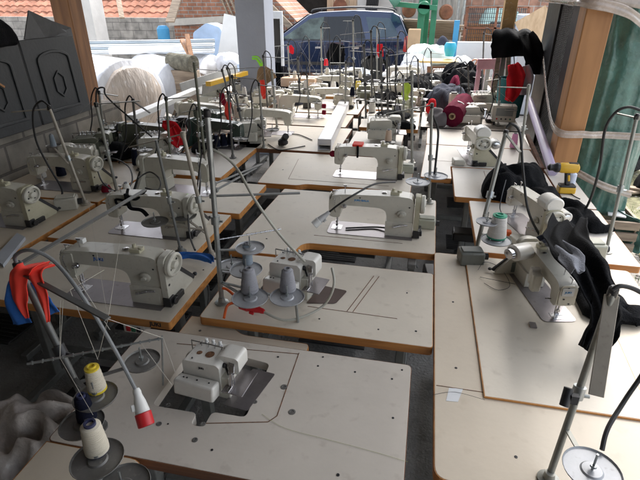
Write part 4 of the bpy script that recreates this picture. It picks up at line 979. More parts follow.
m7 = ls('front view machine at the far end of the white box beam', -1.13, 6.0, 0, CREAM, CREAM)
m_r3 = ls('wheel-end view machine on the right table beside the pink cone', .44, 4.16, -82, CREAM, COVER)
m_r2 = ls('wheel-end view machine in front of the black jacket, with the orange clip beside it', .655, 2.74, -72, CREAM, COVER, s=.88)
for m_, sx in ((m_r3, 1), (m_r2, 1)):
    w_ = MB().lathe([(.0,0),(.042,0),(.045,.004),(.045,.085),(.036,.09),(.03,.08),(.0,.08)], (.1,.12,.2), 22, (1,0,0)).build('side_motor', WHITEP, m_)
    MB().lathe([(0,0),(.03,0),(.03,.02),(.018,.024),(0,.024)], (.185,.12,.2), 18, (1,0,0)).build('motor_pulley', CHROME, w_)
    MB().lathe([(.052,0),(.06,.004),(.06,.1),(.05,.11),(0,.11)], (.13,0,.33), 22, (1,0,0)).build('motor_cap', WHITEP, m_)
    MB().box((.2,-.16,.03), (.1,.09,.055)).build('switch_box', CREAMD, m_, bevel=.008)
m_r1 = ls('face-end view machine with a white sticker plate, under the trailing black jacket', .585, 2.0, 103, CREAM, CREAM, s=.80)
m_r1.location.z = ZT+.009
MB().prism(rounded([(-.03,.195),(.03,.195),(.03,.25),(-.03,.25)], .004), -.2605, -.2568, plane='YZ').build('sticker', STICK, m_r1)
o = text('JUKI', .018, INKC, m_r1, (-.2612, 0, .222), (R(90), 0, R(-90)), bold=.0005)
w_ = MB().lathe([(0,0),(.05,0),(.056,.01),(.056,.1),(.045,.11),(0,.11)], (.11,.06,.28), 24, (-.3,.9,.0)).build('side_motor', WHITEP, m_r1)
MB().lathe([(0,0),(.035,0),(.035,.03),(.02,.035),(0,.035)], (.075,.162,.28), 20, (-.3,.9,0)).build('motor_cap', CHROME, w_)
MB().box((-.1,.09,.18), (.045,.05,.13)).build('side_box', CREAM, m_r1, bevel=.01)
MB().box((-.06,.085,.2), (.03,.05,.12)).build('side_box', WHITEP, m_r1, bevel=.006)
MB().box((.27,.02,.06), (.10,.13,.09)).build('rear_motor', pm('motor_greygreen', (.13,.15,.14), .5), m_r1, bevel=.01)

GO = 'overlock machines'
def ov(label, x, y, rz, mat=WHITEP, s=.85, **k):
    t = overlock('overlock_machine', mat, **k); t.location = (x, y, ZT); t.rotation_euler = (0,0,R(rz)); t.scale = (s,s,s); t['label'] = label; t['group'] = GO; return t
o1 = ov('white overlock machine with a rusty cap on the nearest centre table', -.615, 1.165, -6, s=.63, rusty=True, brand='JUKI')
MB().prism(rounded([(.10,-.12),(.24,-.12),(.27,.18),(.13,.18)], .012), .002, .0045).build('steel_slide_plate', PLATE, o1)
o2 = ov('white overlock machine behind the grey cones on the second centre table', -.50, 1.80, -10, s=.68, rusty=True)
o2.scale = (.68, .68, .80)
MB().prism(rounded([(.12,-.1),(.30,-.03),(.32,.14),(.14,.14)], .02), .002, .0045).build('steel_slide_plate', pm('brown_plate', (.12,.085,.075), .35, .6), o2)
for (lab, px, py, rz, mt, sc) in [('grey overlock machine behind the peach cone', 384,140,5,CREAMD,.95),('overlock machine under the black sleeves by the lime strap', 405,113,-12,CREAMD,.8),
    ('tall cream overlock beside the maroon roll on the grey right table', 471,124,4,CREAM,.9),('tall cream serger head behind the overlock beside the maroon roll', 483,112,4,CREAM,1.),
    ('cream overlock left of the red ribbons near the grey pillar', 236,112,170,CREAMD,.9),('cream overlock with a white cone in front, left of the back view machine', 252,142,12,CREAM,.9),
    ('cream overlock below the lime green strap', 264,104,20,CREAM,.85),('cream overlock below the black hanging garment', 283,104,-15,CREAM,.8),
    ('cream overlock right of the far back view machine', 299,96,8,CREAM,.8),('far cream overlock in front of the car door', 333,84,0,CREAM,.9),
    ('far cream overlock in front of the rear car window', 352,82,10,CREAM,.9),('far overlock before the tail lamp of the car', 407,84,-5,CREAM,.85),
    ('overlock machine at the wall side table behind the brown post', 96,160,20,OLIVE,.95),('pale overlock head with a round cap next to the left thread stand', 82,166,200,CREAMD,.8),
    ('cream overlock in the yard right of the car tail', 424,66,10,CREAM,1.1),('second cream overlock in the yard, nearer the blue post', 440,62,-20,CREAM,1.1)]:
    p = P(px, py); ov(lab, p.x, p.y, rz, mt, sc)
ls('olive machine with a red cloth on its end, on the table by the brown post', -2.35, 3.78, 180, OLIVE, OLIVE, True)
ls('dark green machine on the left table behind the beige poles', -1.83, 4.05, 175, GREEN, GREEN, True)
ls('cream machine farther back, under the yellow level', -2.3, 4.75, 178, CREAM, CREAM)
ls('far cream machine in front of the blue car sill', -1.3, 7.05, 0)
ls('far cream machine left of the black garment heap', -.45, 6.4, 0)
ls('far cream machine under the rear window of the car', -.4, 8.3, 0)
ls('far cream machine seen from the back beside the grey pillar', -2.35, 7.15, 180)

for (lab, px, py, rz, mt, sc) in [('cream overlock between the two far red ribbons', 222,118,5,CREAMD,.9),('dark green serger behind the three black cones', 212,130,170,GREEN,.95),('cream serger left of the lime green strap stand', 246,98,-8,CREAM,.85),
    ('white overlock on the far right table before the green machine', 442,84,0,WHITEP,.95),('cream overlock behind the box beam end', 318,98,-6,CREAM,.8),('dark serger left of the far black heap', 368,100,5,OLIVE,.9)]:
    p = P(px, py); ov(lab, p.x, p.y, rz, mt, sc)
rr = random.Random(12)
for k, (px, py, w_, h_, mt) in enumerate([(228,104,.14,.12,BLACKP),(262,116,.12,.08,DARKM),(307,108,.1,.1,BLACKP),(296,104,.2,.1,NAVYCL),(345,98,.16,.12,DARKM),(374,92,.2,.16,BLACKP),(318,86,.2,.1,BLACKP),(364,84,.2,.14,DARKM),(452,110,.1,.2,CREAM),(490,122,.1,.08,BLACKP),(240,92,.2,.12,OLIVE)]):
    p = P(px, py); t = thing('parts_box', ['black','small dark','black square','flat navy','dark','tall black','low black','dark grey','upright cream','little black','olive'][k]+' box lying among the machines, '+['left of the red ribbons','under the lime strap','by the red bobbins','behind the red bobbins','beyond the box beam','under the crossbar pole','before the car sill','before the rear car door','beside the maroon roll','in front of the control box','beside the grey pillar'][k], 'box', (p.x,p.y,ZT), rr.uniform(-40,40))
    MB().box((0,0,h_/2), (w_,w_*.7,h_)).build('box_body', mt, t, bevel=.012); MB().box((0,0,h_+.006), (w_*.7,w_*.5,.012)).build('box_lid', DARKM, t, bevel=.004)
# serger control box
p = P(503, 128); t = thing('control_box', 'cream control box with buttons on the grey right table', 'control box', (p.x, 5.45, ZT)); 
MB().box((0,0,.13), (.24,.14,.17)).build('box_body', CREAM, t, bevel=.01)
MB().box((0,-.073,.15), (.17,.004,.08)).build('display_panel', pm('panel_grey', (.25,.27,.26), .4), t)
for k in range(4): MB().cyl((-.07+k*.045,-.07,.08), (-.07+k*.045,-.077,.08), .009, n=10).build('button', [REDP,DARKM,DARKM,GREENM][k], t)
for s_ in (-.08,.08): MB().cyl((s_,0,0), (s_,0,.05), .012, n=10).build('foot', DARKM, t)
# controller boxes standing on tables
def ctrl(label, p, rz=0, mat=None, s=1.):
    t = thing('motor_box', label, 'motor box', (p[0], p[1], ZT), rz, 'small grey motor boxes'); mat = mat or pm('grey_box_paint', (.19,.20,.18), .5, var=.15, scale=12, spots=.3)
    MB().box((0,0,.035*s), (.12*s,.09*s,.07*s)).build('box_body', mat, t, bevel=.008)
    MB().bx(-.05*s,.05*s,-.03*s,.03*s,.0705*s,.078*s).build('box_lid', mat, t, bevel=.003)
    MB().cyl((.06*s,0,.035*s), (.085*s,0,.035*s), .018*s, n=12).build('shaft', DARKM, t); return t
ctrl('grey green motor box behind the seam machine on the nearest right table', (.30,2.26), 10)
ctrl('olive metal box on the wall side table at the orange edge', P(68,208), 30, CREAMD, 1.1)
ctrl('small beige box at the right end of the blue lettered machine', P(426,227), 0, pm('beige_box', (.38,.38,.31), .5), .85)
ctrl('small beige box at the right end of the red tagged machine', P(407,172), 0, pm('beige_box', (.38,.38,.31), .5), .85)
ctrl('beige junction box on the right table behind the trailing sleeve', P(588,255), 10, pm('beige_box', (.38,.38,.31), .5), 1.1)
p = P(455,240,.35)
t = thing('floor_motor', 'grey motor case with ribs on the aisle floor between centre and right tables', 'motor', (.22, 2.62, 0), 8)
MB().box((0,0,.42), (.26,.16,.14)).build('case', DARKM, t, bevel=.012)
m = MB()
for k in range(7): m.bx(-.1+k*.033,-.09+k*.033,-.084,-.08,.37,.47)
m.build('rib', STEEL, t)
MB().bx(-.03,.03,-.03,.03,.0,.35).build('post', STEEL, t, bevel=.003); MB().bar((-.2,0,.03),(.3,0,.03),.1,.05).build('foot', STEEL, t, bevel=.006)
t = thing('floor_motor', 'second dark treadle frame under the right tables by the black strap', 'motor', (.36, 3.02, 0), 0)
MB().box((.1,0,.55), (.4,.12,.06)).build('case', BLACKP, t, bevel=.01); MB().bx(.08,.12,-.02,.02,0,.52).build('post', STEEL, t)

# ================================================================== SPOOL STANDS
GS = 'spool stands on the tables'
b = P(98, 428)
s1 = stand('dark spool stand at the left front, tied with an orange red ribbon', (b.x, b.y, ZT), (-1.13, 1.02, 1.25), POLED,
    arms=[((-1.13,1.02,1.25), tuple(P(145,190,1.25)), .018), ((-1.12,1.01,1.235), tuple(P(108,319,1.22)), .018)],
    rods=[(tuple(P(27,364,1.02)), tuple(P(163,338,1.02)), .0035)], r=.011,
    discs=[((P(95,394,.93).x, P(95,394,.93).y, .92), .062), ((P(82,424,.86).x, P(82,424,.86).y, .86), .062), ((P(97,458,.90).x, P(97,458,.90).y, .895), .066), ((P(142,361,.90).x, P(142,361,.90).y, .90), .058), ((P(122,484,.90).x, P(122,484,.90).y, .89), .066)], group=GS,
    threads=[(P(98,360,1.03),P(70,290,1.22),P(104,270,1.05)), (P(98,358,1.03),P(108,319,1.22),P(120,240,1.0)), (P(93,415,1.0),P(60,358,1.03),P(60,300,1.2)), (P(163,338,1.02),P(175,372,.95)), (P(140,342,1.02),P(172,385,.92)), (P(108,319,1.22),P(163,338,1.02)), (P(75,275,1.22),P(110,330,1.02)), (P(108,319,1.22),P(88,200,.95)), (P(60,356,1.02),P(63,300,1.22))])
MB().cyl(P(162,336,1.02)-b, P(163,385,.80)-b, .003, n=8).build('guide_hook', GALV, s1)
def cn(label, px, py, z, mat, r=.03, h=.1, **k):
    p = P(px, py, z); return cone(label, (p.x, p.y, z+.004), mat, r, h, group='thread cones', **k)
CY = pm('cone_yellow', (.75,.58,.05), .5); CNAVY = pm('cone_navy', (.03,.035,.09), .5)
cn('cream thread cone with yellow tube ends on the front left stand', 98, 391, .92, TCREAM, .026, .088, cap=CY, r2=.020)
cn('navy blue thread cone on the front left stand', 88, 420, .86, TNAVY, .027, .09, cap=CNAVY, r2=.019)
cn('large cream thread cone with dark core, lowest on the front left stand', 98, 452, .895, TCREAM, .030, .098, cap=CNAVY, r2=.024)
# ribbons on stand one
strip('red_ribbon', 'orange red ribbon knotted at the top of the front left stand', 'ribbon', [P(45,262,1.24),P(28,268,1.27),P(18,278,1.23),P(20,300,1.16),P(27,318,1.1)], [.03,.045,.05,.045,.01], ORRED, side=(1,.2,.1), fold=.006)
strip('red_ribbon', 'short orange red ribbon end hanging right of the knot', 'ribbon', [P(52,264,1.25),P(36,272,1.26),P(42,295,1.2),P(48,322,1.12)], [.03,.04,.03,.006], ORRED, side=(1,.2,.1), fold=.005)
strip('blue_rag', 'blue rag hanging under the ribbon, left piece', 'rag', [P(16,277,1.22),P(14,300,1.15),P(22,324,1.07)], [.03,.055,.06], BLUECL, side=(1,.2,0), fold=.006)
strip('blue_rag', 'blue rag hanging under the ribbon, right of the pole', 'rag', [P(34,282,1.2),P(42,300,1.14),P(52,314,1.09)], [.03,.06,.055], BLUECL, side=(1,.2,0), fold=.006)
plug('grey cabled plug with a white body and red collar hanging by the front left stand', [P(18,265,1.25),P(15,256,1.29),P(30,250,1.33),P(55,262,1.30),P(85,300,1.22),P(115,350,1.06),P(137,392,.93)], P(146,424,.86)-P(137,392,.93), WHITEPL, GREYC, REDP, r=.021)
# stand two
b = P(222,303)
s2 = stand('galvanised spool stand with long arms between the left and centre tables', (b.x, b.y, ZT), tuple(PY(207,112,b.y+.02)), GALV,
    arms=[(tuple(P(212,196,1.12)), tuple(P(300,193,1.12)), .02), (tuple(P(214,184,1.14)), tuple(P(262,164,1.05)), .014), (tuple(P(216,190,1.13)), tuple(P(256,168,1.06)), .014)],
    rods=[(tuple(P(216,240,1.0)), tuple(P(281,229,1.0)), .003)], r=.011,
    discs=[((P(246,270,.93).x,P(246,270,.93).y,.93), .07), ((P(250,248,1.02).x,P(250,248,1.02).y,1.02), .062), ((P(250,297,.87).x,P(250,297,.87).y,.865), .075), ((P(287,296,.87).x,P(287,296,.87).y,.865), .072), ((P(232,266,.90).x,P(232,266,.90).y,.90), .065)], discmat=DISCL,
    cable=[P(206,160,1.3),P(206,152,1.34),P(214,150,1.36),P(235,166,1.3),P(255,200,1.2),P(280,235,1.05),P(305,262,.95)], cmat=BEIGEC, cr=.006, group=GS, armmat=STEEL)
cn('light blue grey cone, tallest behind the two grey cones', 248, 265, .93, TBLUEG, .022, .10, r2=.017)
cn('grey thread cone on the left plate of the galvanised stand', 250, 292, .865, TGREY, .037, .108, r2=.024)
cn('grey thread cone on the right plate before the overlock', 288, 291, .865, TGREY, .034, .102, r2=.023)
MB().cyl(P(298,322,.75)-b, P(296,304,.85)-b, .006, n=8).build('support_peg', GALV, s2)
plug('red plug with orange wires lying by the grey cones, its cable curling to the overlock', [P(332,268,.95),P(334,285,.9),P(325,304,.8),P(305,316,.77),P(283,320,.766),P(262,311,.785)], P(240,303,.80)-P(262,311,.785), REDP, BEIGEC, REDP, r=.022)
m = MB().tube([P(238,299,.79),P(228,290,.82),P(222,288,.83)], .006, 7).tube([P(240,302,.78),P(228,305,.78),P(224,318,.757)], .006, 7)
simple('orange_wire', m, ORANGE, 'two orange wires curling out of the red plug', 'wire')
# stand three (lower right)
b = P(548, 480)
s3 = stand('beige spool stand in the lower right corner with a wide flat bracket', (b.x, b.y, ZT), (.505,1.15,1.30), POLE, r=.0095,
    arms=[((.505,1.15,1.285), tuple(P(596,396,1.08)), .034)], discs=[((P(592,470,.92).x,P(592,470,.92).y,.92), .068)], discmat=DISCL, foot=True,
    cable=[P(612,290,1.31),P(622,286,1.32),P(640,292,1.30),P(660,310,1.25),P(650,360,1.1),P(625,400,1.0),P(608,428,.96),P(602,450,.93)], cr=.006, group=GS, armmat=POLEB)
MB().cyl(P(564,406,1.03)-b, P(569,388,1.07)-b, .012, n=12).box(P(574,399,1.05)-b, (.018,.014,.026)).build('clamp', DARKM, s3)
# stand four (right)
b = P(606,252)
stand('grey spool stand at the right edge before the gravel', (b.x, b.y, ZT), tuple(PY(637,116,b.y+.12)), POLE, r=.009, arms=[(tuple(PY(637,118,b.y+.12)), tuple(PY(615,113,b.y+.2)), .018)],
    cable=[PY(640,110,2.65),PY(628,107,2.65),PY(615,113,2.66),PY(605,130,2.68),PY(600,165,2.7),PY(592,195,2.75),P(584,212,.78)], cr=.007, group=GS)
# stand five a,b
b = P(475,254)
s5 = stand('slanting beige stand with the large white cone between centre and right tables', (b.x, b.y, ZT), tuple(PY(506,132,2.66)), POLE, r=.011, arms=[(tuple(PY(506,134,2.66)), tuple(PY(520,152,2.5)), .016)],
    discs=[((P(487,222,.95).x,P(487,222,.95).y,.95), .055), ((P(496,240,.86).x,P(496,240,.86).y,.86), .075)], discmat=DISCL,
    cable=[PY(506,128,2.66),PY(512,124,2.66),PY(520,134,2.66),PY(523,170,2.62),PY(528,210,2.55),P(540,236,.80)], cr=.0065, group=GS)
p = P(496,238,.86); cone('large white thread cone with a green tube end on the beige stand', (p.x,p.y,.865), TWHITE, .047, .125, cap=pm('cone_green', (.03,.30,.18), .5), r2=.034, group='thread cones')
b = P(519,165)
stand('slanting pole with a thin flat arm before the lavender tube', (b.x,b.y,ZT), tuple(PY(529,86,b.y)), POLE, r=.011, arms=[(tuple(PY(529,88,b.y)), tuple(PY(498,87,b.y+.1)), .02)], group=GS)
b = P(429,203)
stand('slender pole rising right of the blue lettered machine', (b.x,b.y,ZT), tuple(PY(432,105,b.y)), POLE, r=.009, arms=[(tuple(PY(432,105,b.y)), tuple(PY(386,114,b.y+.1)), .018)], discs=[((.0,2.86,.95),.075),((.11,3.0,.95),.075)], discmat=DISCL, group=GS,
    cable=[PY(433,116,b.y),PY(438,130,b.y+.05),PY(437,150,b.y),PY(434,178,b.y)], cr=.007)
b = P(412,163)
stand('tall slender pole right of the red tagged machine', (b.x,b.y,ZT), tuple(PY(412,72,b.y)), POLE, r=.011, arms=[(tuple(PY(412,82,b.y)), tuple(PY(378,84,b.y+.1)), .02)], discs=[((-.28,4.1,.86),.07)], group=GS)
p = P(385,140); cone('peach thread cone on the plate in front of the grey overlock', (-.28,4.1,.865), pm('thread_peach', (.62,.47,.36), .85, bump=.4, bscale=8, stretch=(1,1,60)), .03, .1, group='thread cones')
# left stands
b = P(86,204)
stand('beige pole before the charcoal doors with a short flat arm', (b.x,b.y,ZT), tuple(PY(49,107,b.y+.05)), POLEB, r=.009, arms=[(tuple(PY(49,109,b.y+.05)), tuple(PY(12,112,b.y+.05)), .02)], discs=[((-2.62,2.95,1.0),.05)],
    cable=[PY(49,106,b.y),PY(41,101,b.y),PY(33,112,b.y),PY(36,140,b.y),PY(48,165,b.y),PY(62,190,b.y),P(58,203,.78)], cr=.006, group=GS)
b = P(118,196)
stand('beige pole with a horizontal arm left of the olive machine', (b.x,b.y,ZT), tuple(PY(96,104,b.y)), POLE, r=.010, arms=[(tuple(PY(96,104,b.y)), tuple(PY(140,101,b.y)), .016)],
    cable=[PY(96,103,b.y),PY(97,90,b.y),PY(104,88,b.y),PY(107,97,b.y),PY(130,118,b.y),PY(152,137,b.y)], cr=.005, group=GS)
b = P(212,256)
stand('beige bent pole with blue cloth at its foot by the lettered table', (b.x,b.y,ZT), tuple(PY(183,134,b.y+.05)), POLEB, r=.010, arms=[(tuple(PY(183,134,b.y+.05)), tuple(PY(130,147,b.y+.2)), .018)], group=GS,
    discs=[((P(155,222,.9).x,P(155,222,.9).y,.9),.07),((P(184,216,.88).x,P(184,216,.88).y,.88),.07)])
b = P(181,252)
stand('dark slanting pole before the strap tied machine', (b.x,b.y,ZT), tuple(PY(156,140,b.y)), STEEL, r=.007, group=GS, cable=[PY(202,150,2.3),PY(198,180,2.3),PY(196,205,2.3),P(190,225,.8)], cr=.004)
b = P(207,175)
stand('olive pole beside the dark green machine', (b.x,b.y,ZT), tuple(PY(194,62,b.y)), OLIVE, r=.010, group=GS)
GB = 'far spool stands'
far = [('far stand left of the grey pillar with a long dark arm',240,112,227,68,265,66,POLED),('far stand hung with a dark red ribbon',236,122,222,70,196,68,POLED),('far stand hung with a bright red ribbon',245,140,232,76,255,78,POLED),
 ('far stand under the lime green strap',268,112,263,56,288,57,POLED),('far stand hung with a red ribbon above the overlocks',277,128,272,72,300,73,POLE),
 ('far pale pole before the front car door',322,88,321,27,330,27,POLE),('far pole left of the rear car window, with flat arm',354,92,353,20,343,20,POLE),
 ('tall dark pole before the rear car window',372,108,371,31,340,34,POLED),('dark pole under the rear car window',366,118,364,45,340,47,POLED),('dark pole with a crossbar in front of the car rear door',382,118,381,52,350,50,POLED),
 ('dark pole before the rear quarter of the car',388,122,387,55,410,52,POLED),('pale pole with a short arm before the tail of the car',377,84,377,27,386,28,POLE),('dark pole before the tail lamp of the car',395,98,398,36,388,37,POLED),
 ('pale pole left of the tall black heap',345,112,346,62,330,62,POLE),('pole standing in the middle of the far left tables',300,104,298,58,285,60,POLED),('thin pole behind the hanging black garment',290,92,288,44,270,46,POLE),
 ('pole near the black heap by the white yard wall',482,92,484,33,506,36,POLED),('dark pole beside the black jacket stand',492,108,505,46,512,44,POLED),('short pole over the black bundle near the white wall',456,88,455,62,468,60,POLE)]
for (lab, bx_, by, tx, ty, ax, ay, mt) in far:
    b = P(bx_, by); stand(lab, (b.x,b.y,ZT), tuple(PY(tx,ty,b.y)), mt, r=.011, arms=[(tuple(PY(tx,ty+1,b.y)), tuple(PY(ax,ay+1,b.y)), .02)], group=GB,
        cable=[PY(tx,ty,b.y),PY(tx+3,ty-5,b.y),PY(tx+8,ty+2,b.y+.05),PY(tx+9,(ty+by)/2,b.y),(b.x+.16,b.y-.05,ZT+.05)] if by < 125 else None, cr=.006,
        discs=[((b.x+.09,b.y-.05,.95),.065),((b.x-.09,b.y+.02,.95),.065)] if by < 125 else [], discmat=DISC, threads=[((b.x+.09,b.y-.05,1.05),PY(tx,ty+1,b.y),PY(ax,ay+1,b.y+.1)),((b.x-.09,b.y+.02,1.05),PY((tx+ax)/2,(ty+ay)/2+1,b.y+.05),(b.x-.25,b.y-.1,.95))])
    if by < 118 and bx_ < 400: cone('small cone on the '+' '.join(lab.split()[:10]), (b.x+.09,b.y-.05,.953), [TWHITE,TNAVY,TCREAM,TGREY][int(bx_) % 4], .03, .1, group='thread cones')
mids = [('dark pole between the olive machine and the dark green one',172,176,166,98,190,96,OLIVE),('thin dark pole left of the crimson cloth',140,170,133,100,150,112,POLED),('slim pole behind the wall side overlock',106,150,99,92,118,95,POLE),('short olive pole by the end of the white profile',200,160,197,108,182,112,OLIVE),
 ('thin pole before the bright red ribbon',233,158,228,92,246,94,POLED),('thin grey pole left of the box beam machines',264,148,259,84,280,86,POLE),('short grey pole by the red bobbins',309,118,307,76,322,78,POLE),('grey pole beyond the grey overlock',404,126,403,76,388,78,POLE),
 ('thin pole in front of the big far black heap',419,104,418,60,404,62,POLED),('thin pole between the far machines and the maroon roll',432,98,431,52,444,53,POLE),('dark pole over the charcoal garments',470,112,468,66,456,68,POLED),('thin pole above the control box',498,126,500,78,486,80,POLE),('dark pole before the front car wheel',310,88,309,40,298,42,POLED),('dark pole left of the tall far pole',340,94,340,40,350,41,POLED)]
for (lab, bx_, by, tx, ty, ax, ay, mt) in mids:
    b = P(bx_, by); stand(lab, (b.x,b.y,ZT), tuple(PY(tx,ty,b.y)), mt, r=.009, arms=[(tuple(PY(tx,ty+1,b.y)), tuple(PY(ax,ay+1,b.y)), .018)], group=GB,
        discs=[((b.x+.10,b.y-.04,.93),.06)], discmat=DISC, threads=[((b.x+.1,b.y-.04,1.0),PY(ax,ay+1,b.y)),(PY(tx,ty+2,b.y),(b.x-.3,b.y-.1,.95))], cable=[PY(tx,ty,b.y),PY(tx-4,ty-4,b.y),PY(tx-8,ty+8,b.y),PY(tx-7,(ty+by)/2,b.y),(b.x-.14,b.y-.05,ZT+.06)], cr=.0055)
for (lab, px, py, rz, mt, sc) in [('cream serger behind the crimson cloth', 160,158,10,CREAMD,.9),('olive serger by the foot of the brown post', 118,148,-15,OLIVE,.9),('dark serger between the green machine and the white profile', 176,140,20,DARKM,.9),('cream serger under the yellow level', 214,104,8,CREAMD,.9),
   ('cream serger by the lime strap', 414,104,-10,CREAM,.8),('cream serger right of the far black heap', 430,96,12,CREAM,.85),('small cream serger before the far white cone', 344,106,6,CREAM,.75)]:
    p = P(px, py); ov(lab, p.x, p.y, rz, mt, sc)
# more cones
for (lab, px, py, z, mt, r, h) in [('cream cone on the wall side table, left of the navy cone',42,178,.76,TWHITE,.035,.13),('navy cone on the wall side table beside the cream cone',62,176,.76,TNAVY,.035,.12),
    ('slim grey cone on the pole before the charcoal doors',54,147,1.0,TBLUEG,.02,.09),('dark red cap roll on the wall side table by the orange edge',107,192,.755,DKRED,.035,.05),
    ('black cone, first of the three beside the left machine',217,147,.755,TNAVY,.035,.11),('black cone, middle of the three beside the left machine',224,146,.755,TNAVY,.035,.11),('black cone, last of the three beside the left machine',231,145,.755,TNAVY,.035,.11),
    ('white cone with a red base before the back view machine',256,133,.755,TWHITE,.04,.12),('beige cone beside the bright red ribbon',238,118,.8,pm('thread_beige',(.42,.38,.33),.85),.045,.15),
    ('pink thread cone on the right table beside the wheel-end machine',513,148,.755,TPINK,.032,.13),('black cone below the olive machine',137,165,.755,TNAVY,.035,.13),
    ('white cone standing on the strap tied machine table',128,196,.9,TWHITE,.025,.08),('white cone before the far car door',333,90,.755,TWHITE,.05,.14),('yellow cone near the far crossbar pole',358,90,.755,pm('thread_yellow',(.6,.45,.08),.85),.05,.13),
    ('white cone beside the far quarter window pole',396,88,.755,TWHITE,.05,.14),('red cone on the far table before the front car door',326,66,.9,REDCL,.04,.12),('small white cone left of the far red bobbin',276,112,.755,TWHITE,.04,.12),
    ('tan cone near the grey pillar foot',245,104,.755,CARD,.05,.13),('white cone behind the grey overlock',372,112,.755,TWHITE,.045,.13),('grey cone behind the grey overlock',398,116,.755,TGREY,.045,.13)]:
    p = P(px, py, z); cone(lab, (p.x,p.y,z+.003), mt, r, h, group='thread cones')

# ================================================================== LOOSE THINGS
simple('loose_thread', MB().tube([P(262,414,.7515),P(285,428,.7515),P(330,440,.7515),P(375,452,.7515),P(408,462,.7515)], .00045, 4), pm('yellow_green_thread', (.45,.47,.25), .8), 'thin pale thread lying across the nearest centre table', 'thread')
simple('loose_thread', MB().tube([P(432,395,.7515),P(455,392,.7515),P(485,400,.760)], .0006, 4), RUBBER, 'short dark thread by the torn sticker on the nearest right table', 'thread')
simple('steel_tab', MB().box(P(533,325,.7625), (.025,.035,.006)), PLATE, 'small brown steel tab left of the sticker plate machine', 'tab')
simple('looped_threads', MB().tube([P(478,270,.765),P(485,262,.79),P(500,268,.77),P(510,285,.765),P(498,290,.763),P(484,283,.763)], .0012, 4).tube([P(480,277,.763),P(495,280,.775),P(515,284,.763)], .0012, 4), DARKM, 'tangle of thin dark threads below the grey green motor box', 'threads')
simple('black_cable', MB().tube([P(196,150,.9),P(200,172,1.0),P(199,196,.95),P(196,214,.80)], .006, 6), RUBBER, 'black cable looping down beside the cream back view machine', 'cable')
for k, (pts, lab) in enumerate([([(95,165),(110,158),(128,166),(132,182),(120,192),(104,184),(98,172)],'black cable loop hanging before the wall side table'),([(138,178),(150,172),(160,180),(158,190),(145,188)],'dark cable loop at the back of the cream machine'),([(195,250),(190,236),(188,215)],'thin dark cable by the blue rag')]):
    simple('cable_loop', MB().tube([P(x,y,.92-.02*(q % 2)) for q,(x,y) in enumerate(pts)], .005, 6), RUBBER, lab, 'cable')

# white box beam across the centre tables
a = P(322,157); b2 = P(343,112); a = Vector((-.84,4.1,ZT)); b2 = Vector((-.98,6.1,ZT))
d = (b2-a).normalized(); bb = thing('box_beam', 'long white metal box beam lying across the centre tables', 'beam', (a.x, a.y, ZT+.002), math.degrees(math.atan2(d.y, d.x))-90)
L_ = (b2-a).length
MB().prism([(-.06,0),(.06,0),(.06,.10),(-.06,.10)], 0, L_, [[(-.054,.006),(.054,.006),(.054,.044),(-.054,.044)]], plane='XZ').build('box_section', pm('white_beam_paint', (.68,.68,.70), .35, var=.04), bb, bevel=.003)
MB().bx(-.053,.053,-.001,L_*.2,.045,.052).build('end_web', WHITEPL, bb)
simple('cord', MB().tube([P(305,146,.757),P(294,148,.757),P(282,150,.757),P(276,149,.757),P(268,144,.757)], .005, 6).tube([P(312,140,.757),P(300,135,.757),P(292,134,.757)], .005, 6), RUBBER, 'thin black cords lying on the table left of the white box beam', 'cord')
simple('clamp_light', MB().ball(P(283,142,.79), .05, 10, (1,.7,.7)).cyl(P(281,144,.755), P(286,136,.85), .03, n=10), BLACKP, 'small black lamp head lying left of the white box beam', 'lamp')
plug('white round lamp head on a black gooseneck hanging at the front facing machine', [P(395,182,1.03),P(375,184,1.06),P(352,196,1.04),P(338,205,.98),P(328,213,.93)], P(321,219,.9)-P(328,213,.93), pm('lamp_grey', (.50,.50,.50), .4), BLACKP, WHITEPL, r=.02, name='work_lamp', cat='lamp')
# red and other hanging ribbons
for (lab, pts, w, mt, Y) in [('crimson cloth tied on the end of the olive machine',[(162,124),(172,128),(178,138),(186,142)],[.05,.13,.14,.03],REDCL,3.55),('crimson cloth tail hanging below the olive machine',[(170,127),(175,140),(178,148)],[.06,.10,.02],REDCL,3.54),
    ('dark red ribbon hanging from the far left stand',[(222,93),(223,102),(225,112)],[.05,.08,.06],DKRED,4.9),('bright red ribbon hanging from the far left stand',[(229,102),(228,112),(230,122),(229,129)],[.05,.07,.05,.07],ORRED,4.6),
    ('red ribbon hanging below the lime green strap',[(262,80),(263,90),(264,99)],[.05,.07,.03],ORRED,5.2),('small red ribbon before the front car wheel',[(289,46),(291,50),(293,54)],[.08,.12,.02],REDCL,8.0),('small red ribbon before the car tail',[(380,44),(380,50),(381,57)],[.08,.1,.08],REDCL,7.8)]:
    strip('red_ribbon', lab, 'ribbon', [PY(x, y, Y) for x, y in pts], w, mt, side=(1,0,0), fold=.012, nu=12)
strip('lime_strap', 'lime green strap tied over the far stand', 'strap', [PY(x,y,6.3) for x,y in [(252,58),(257,58),(261,64),(264,70)]], [.04,.05,.06,.02], LIME, side=(1,0,.8), fold=.006, nu=8)
strip('lime_strap', 'lime green strap lying over the right centre table', 'strap', [PY(x,y,5.6) for x,y in [(404,84),(407,88),(405,94),(407,100)]], [.06,.1,.08,.04], pm('yellow_green_strap', (.55,.75,.08), .6), side=(1,0,0), fold=.012, nu=8)
strip('lime_strap', 'lime green strip lying on the left table behind the strap tied machine', 'strap', [P(177,196,.76),P(185,195,.765),P(193,195,.76)], [.035,.04,.035], LIME, side=(0,1,0), fold=.002, nu=8)
strip('blue_rag', 'blue rag trailing along the back of the lettered machine table', 'rag', [P(158,255,.78),P(172,257,.77),P(190,255,.775),P(208,258,.78),P(213,262,.78)], [.03,.05,.04,.05,.02], BLUECL, side=(0,1,.4), fold=.008)
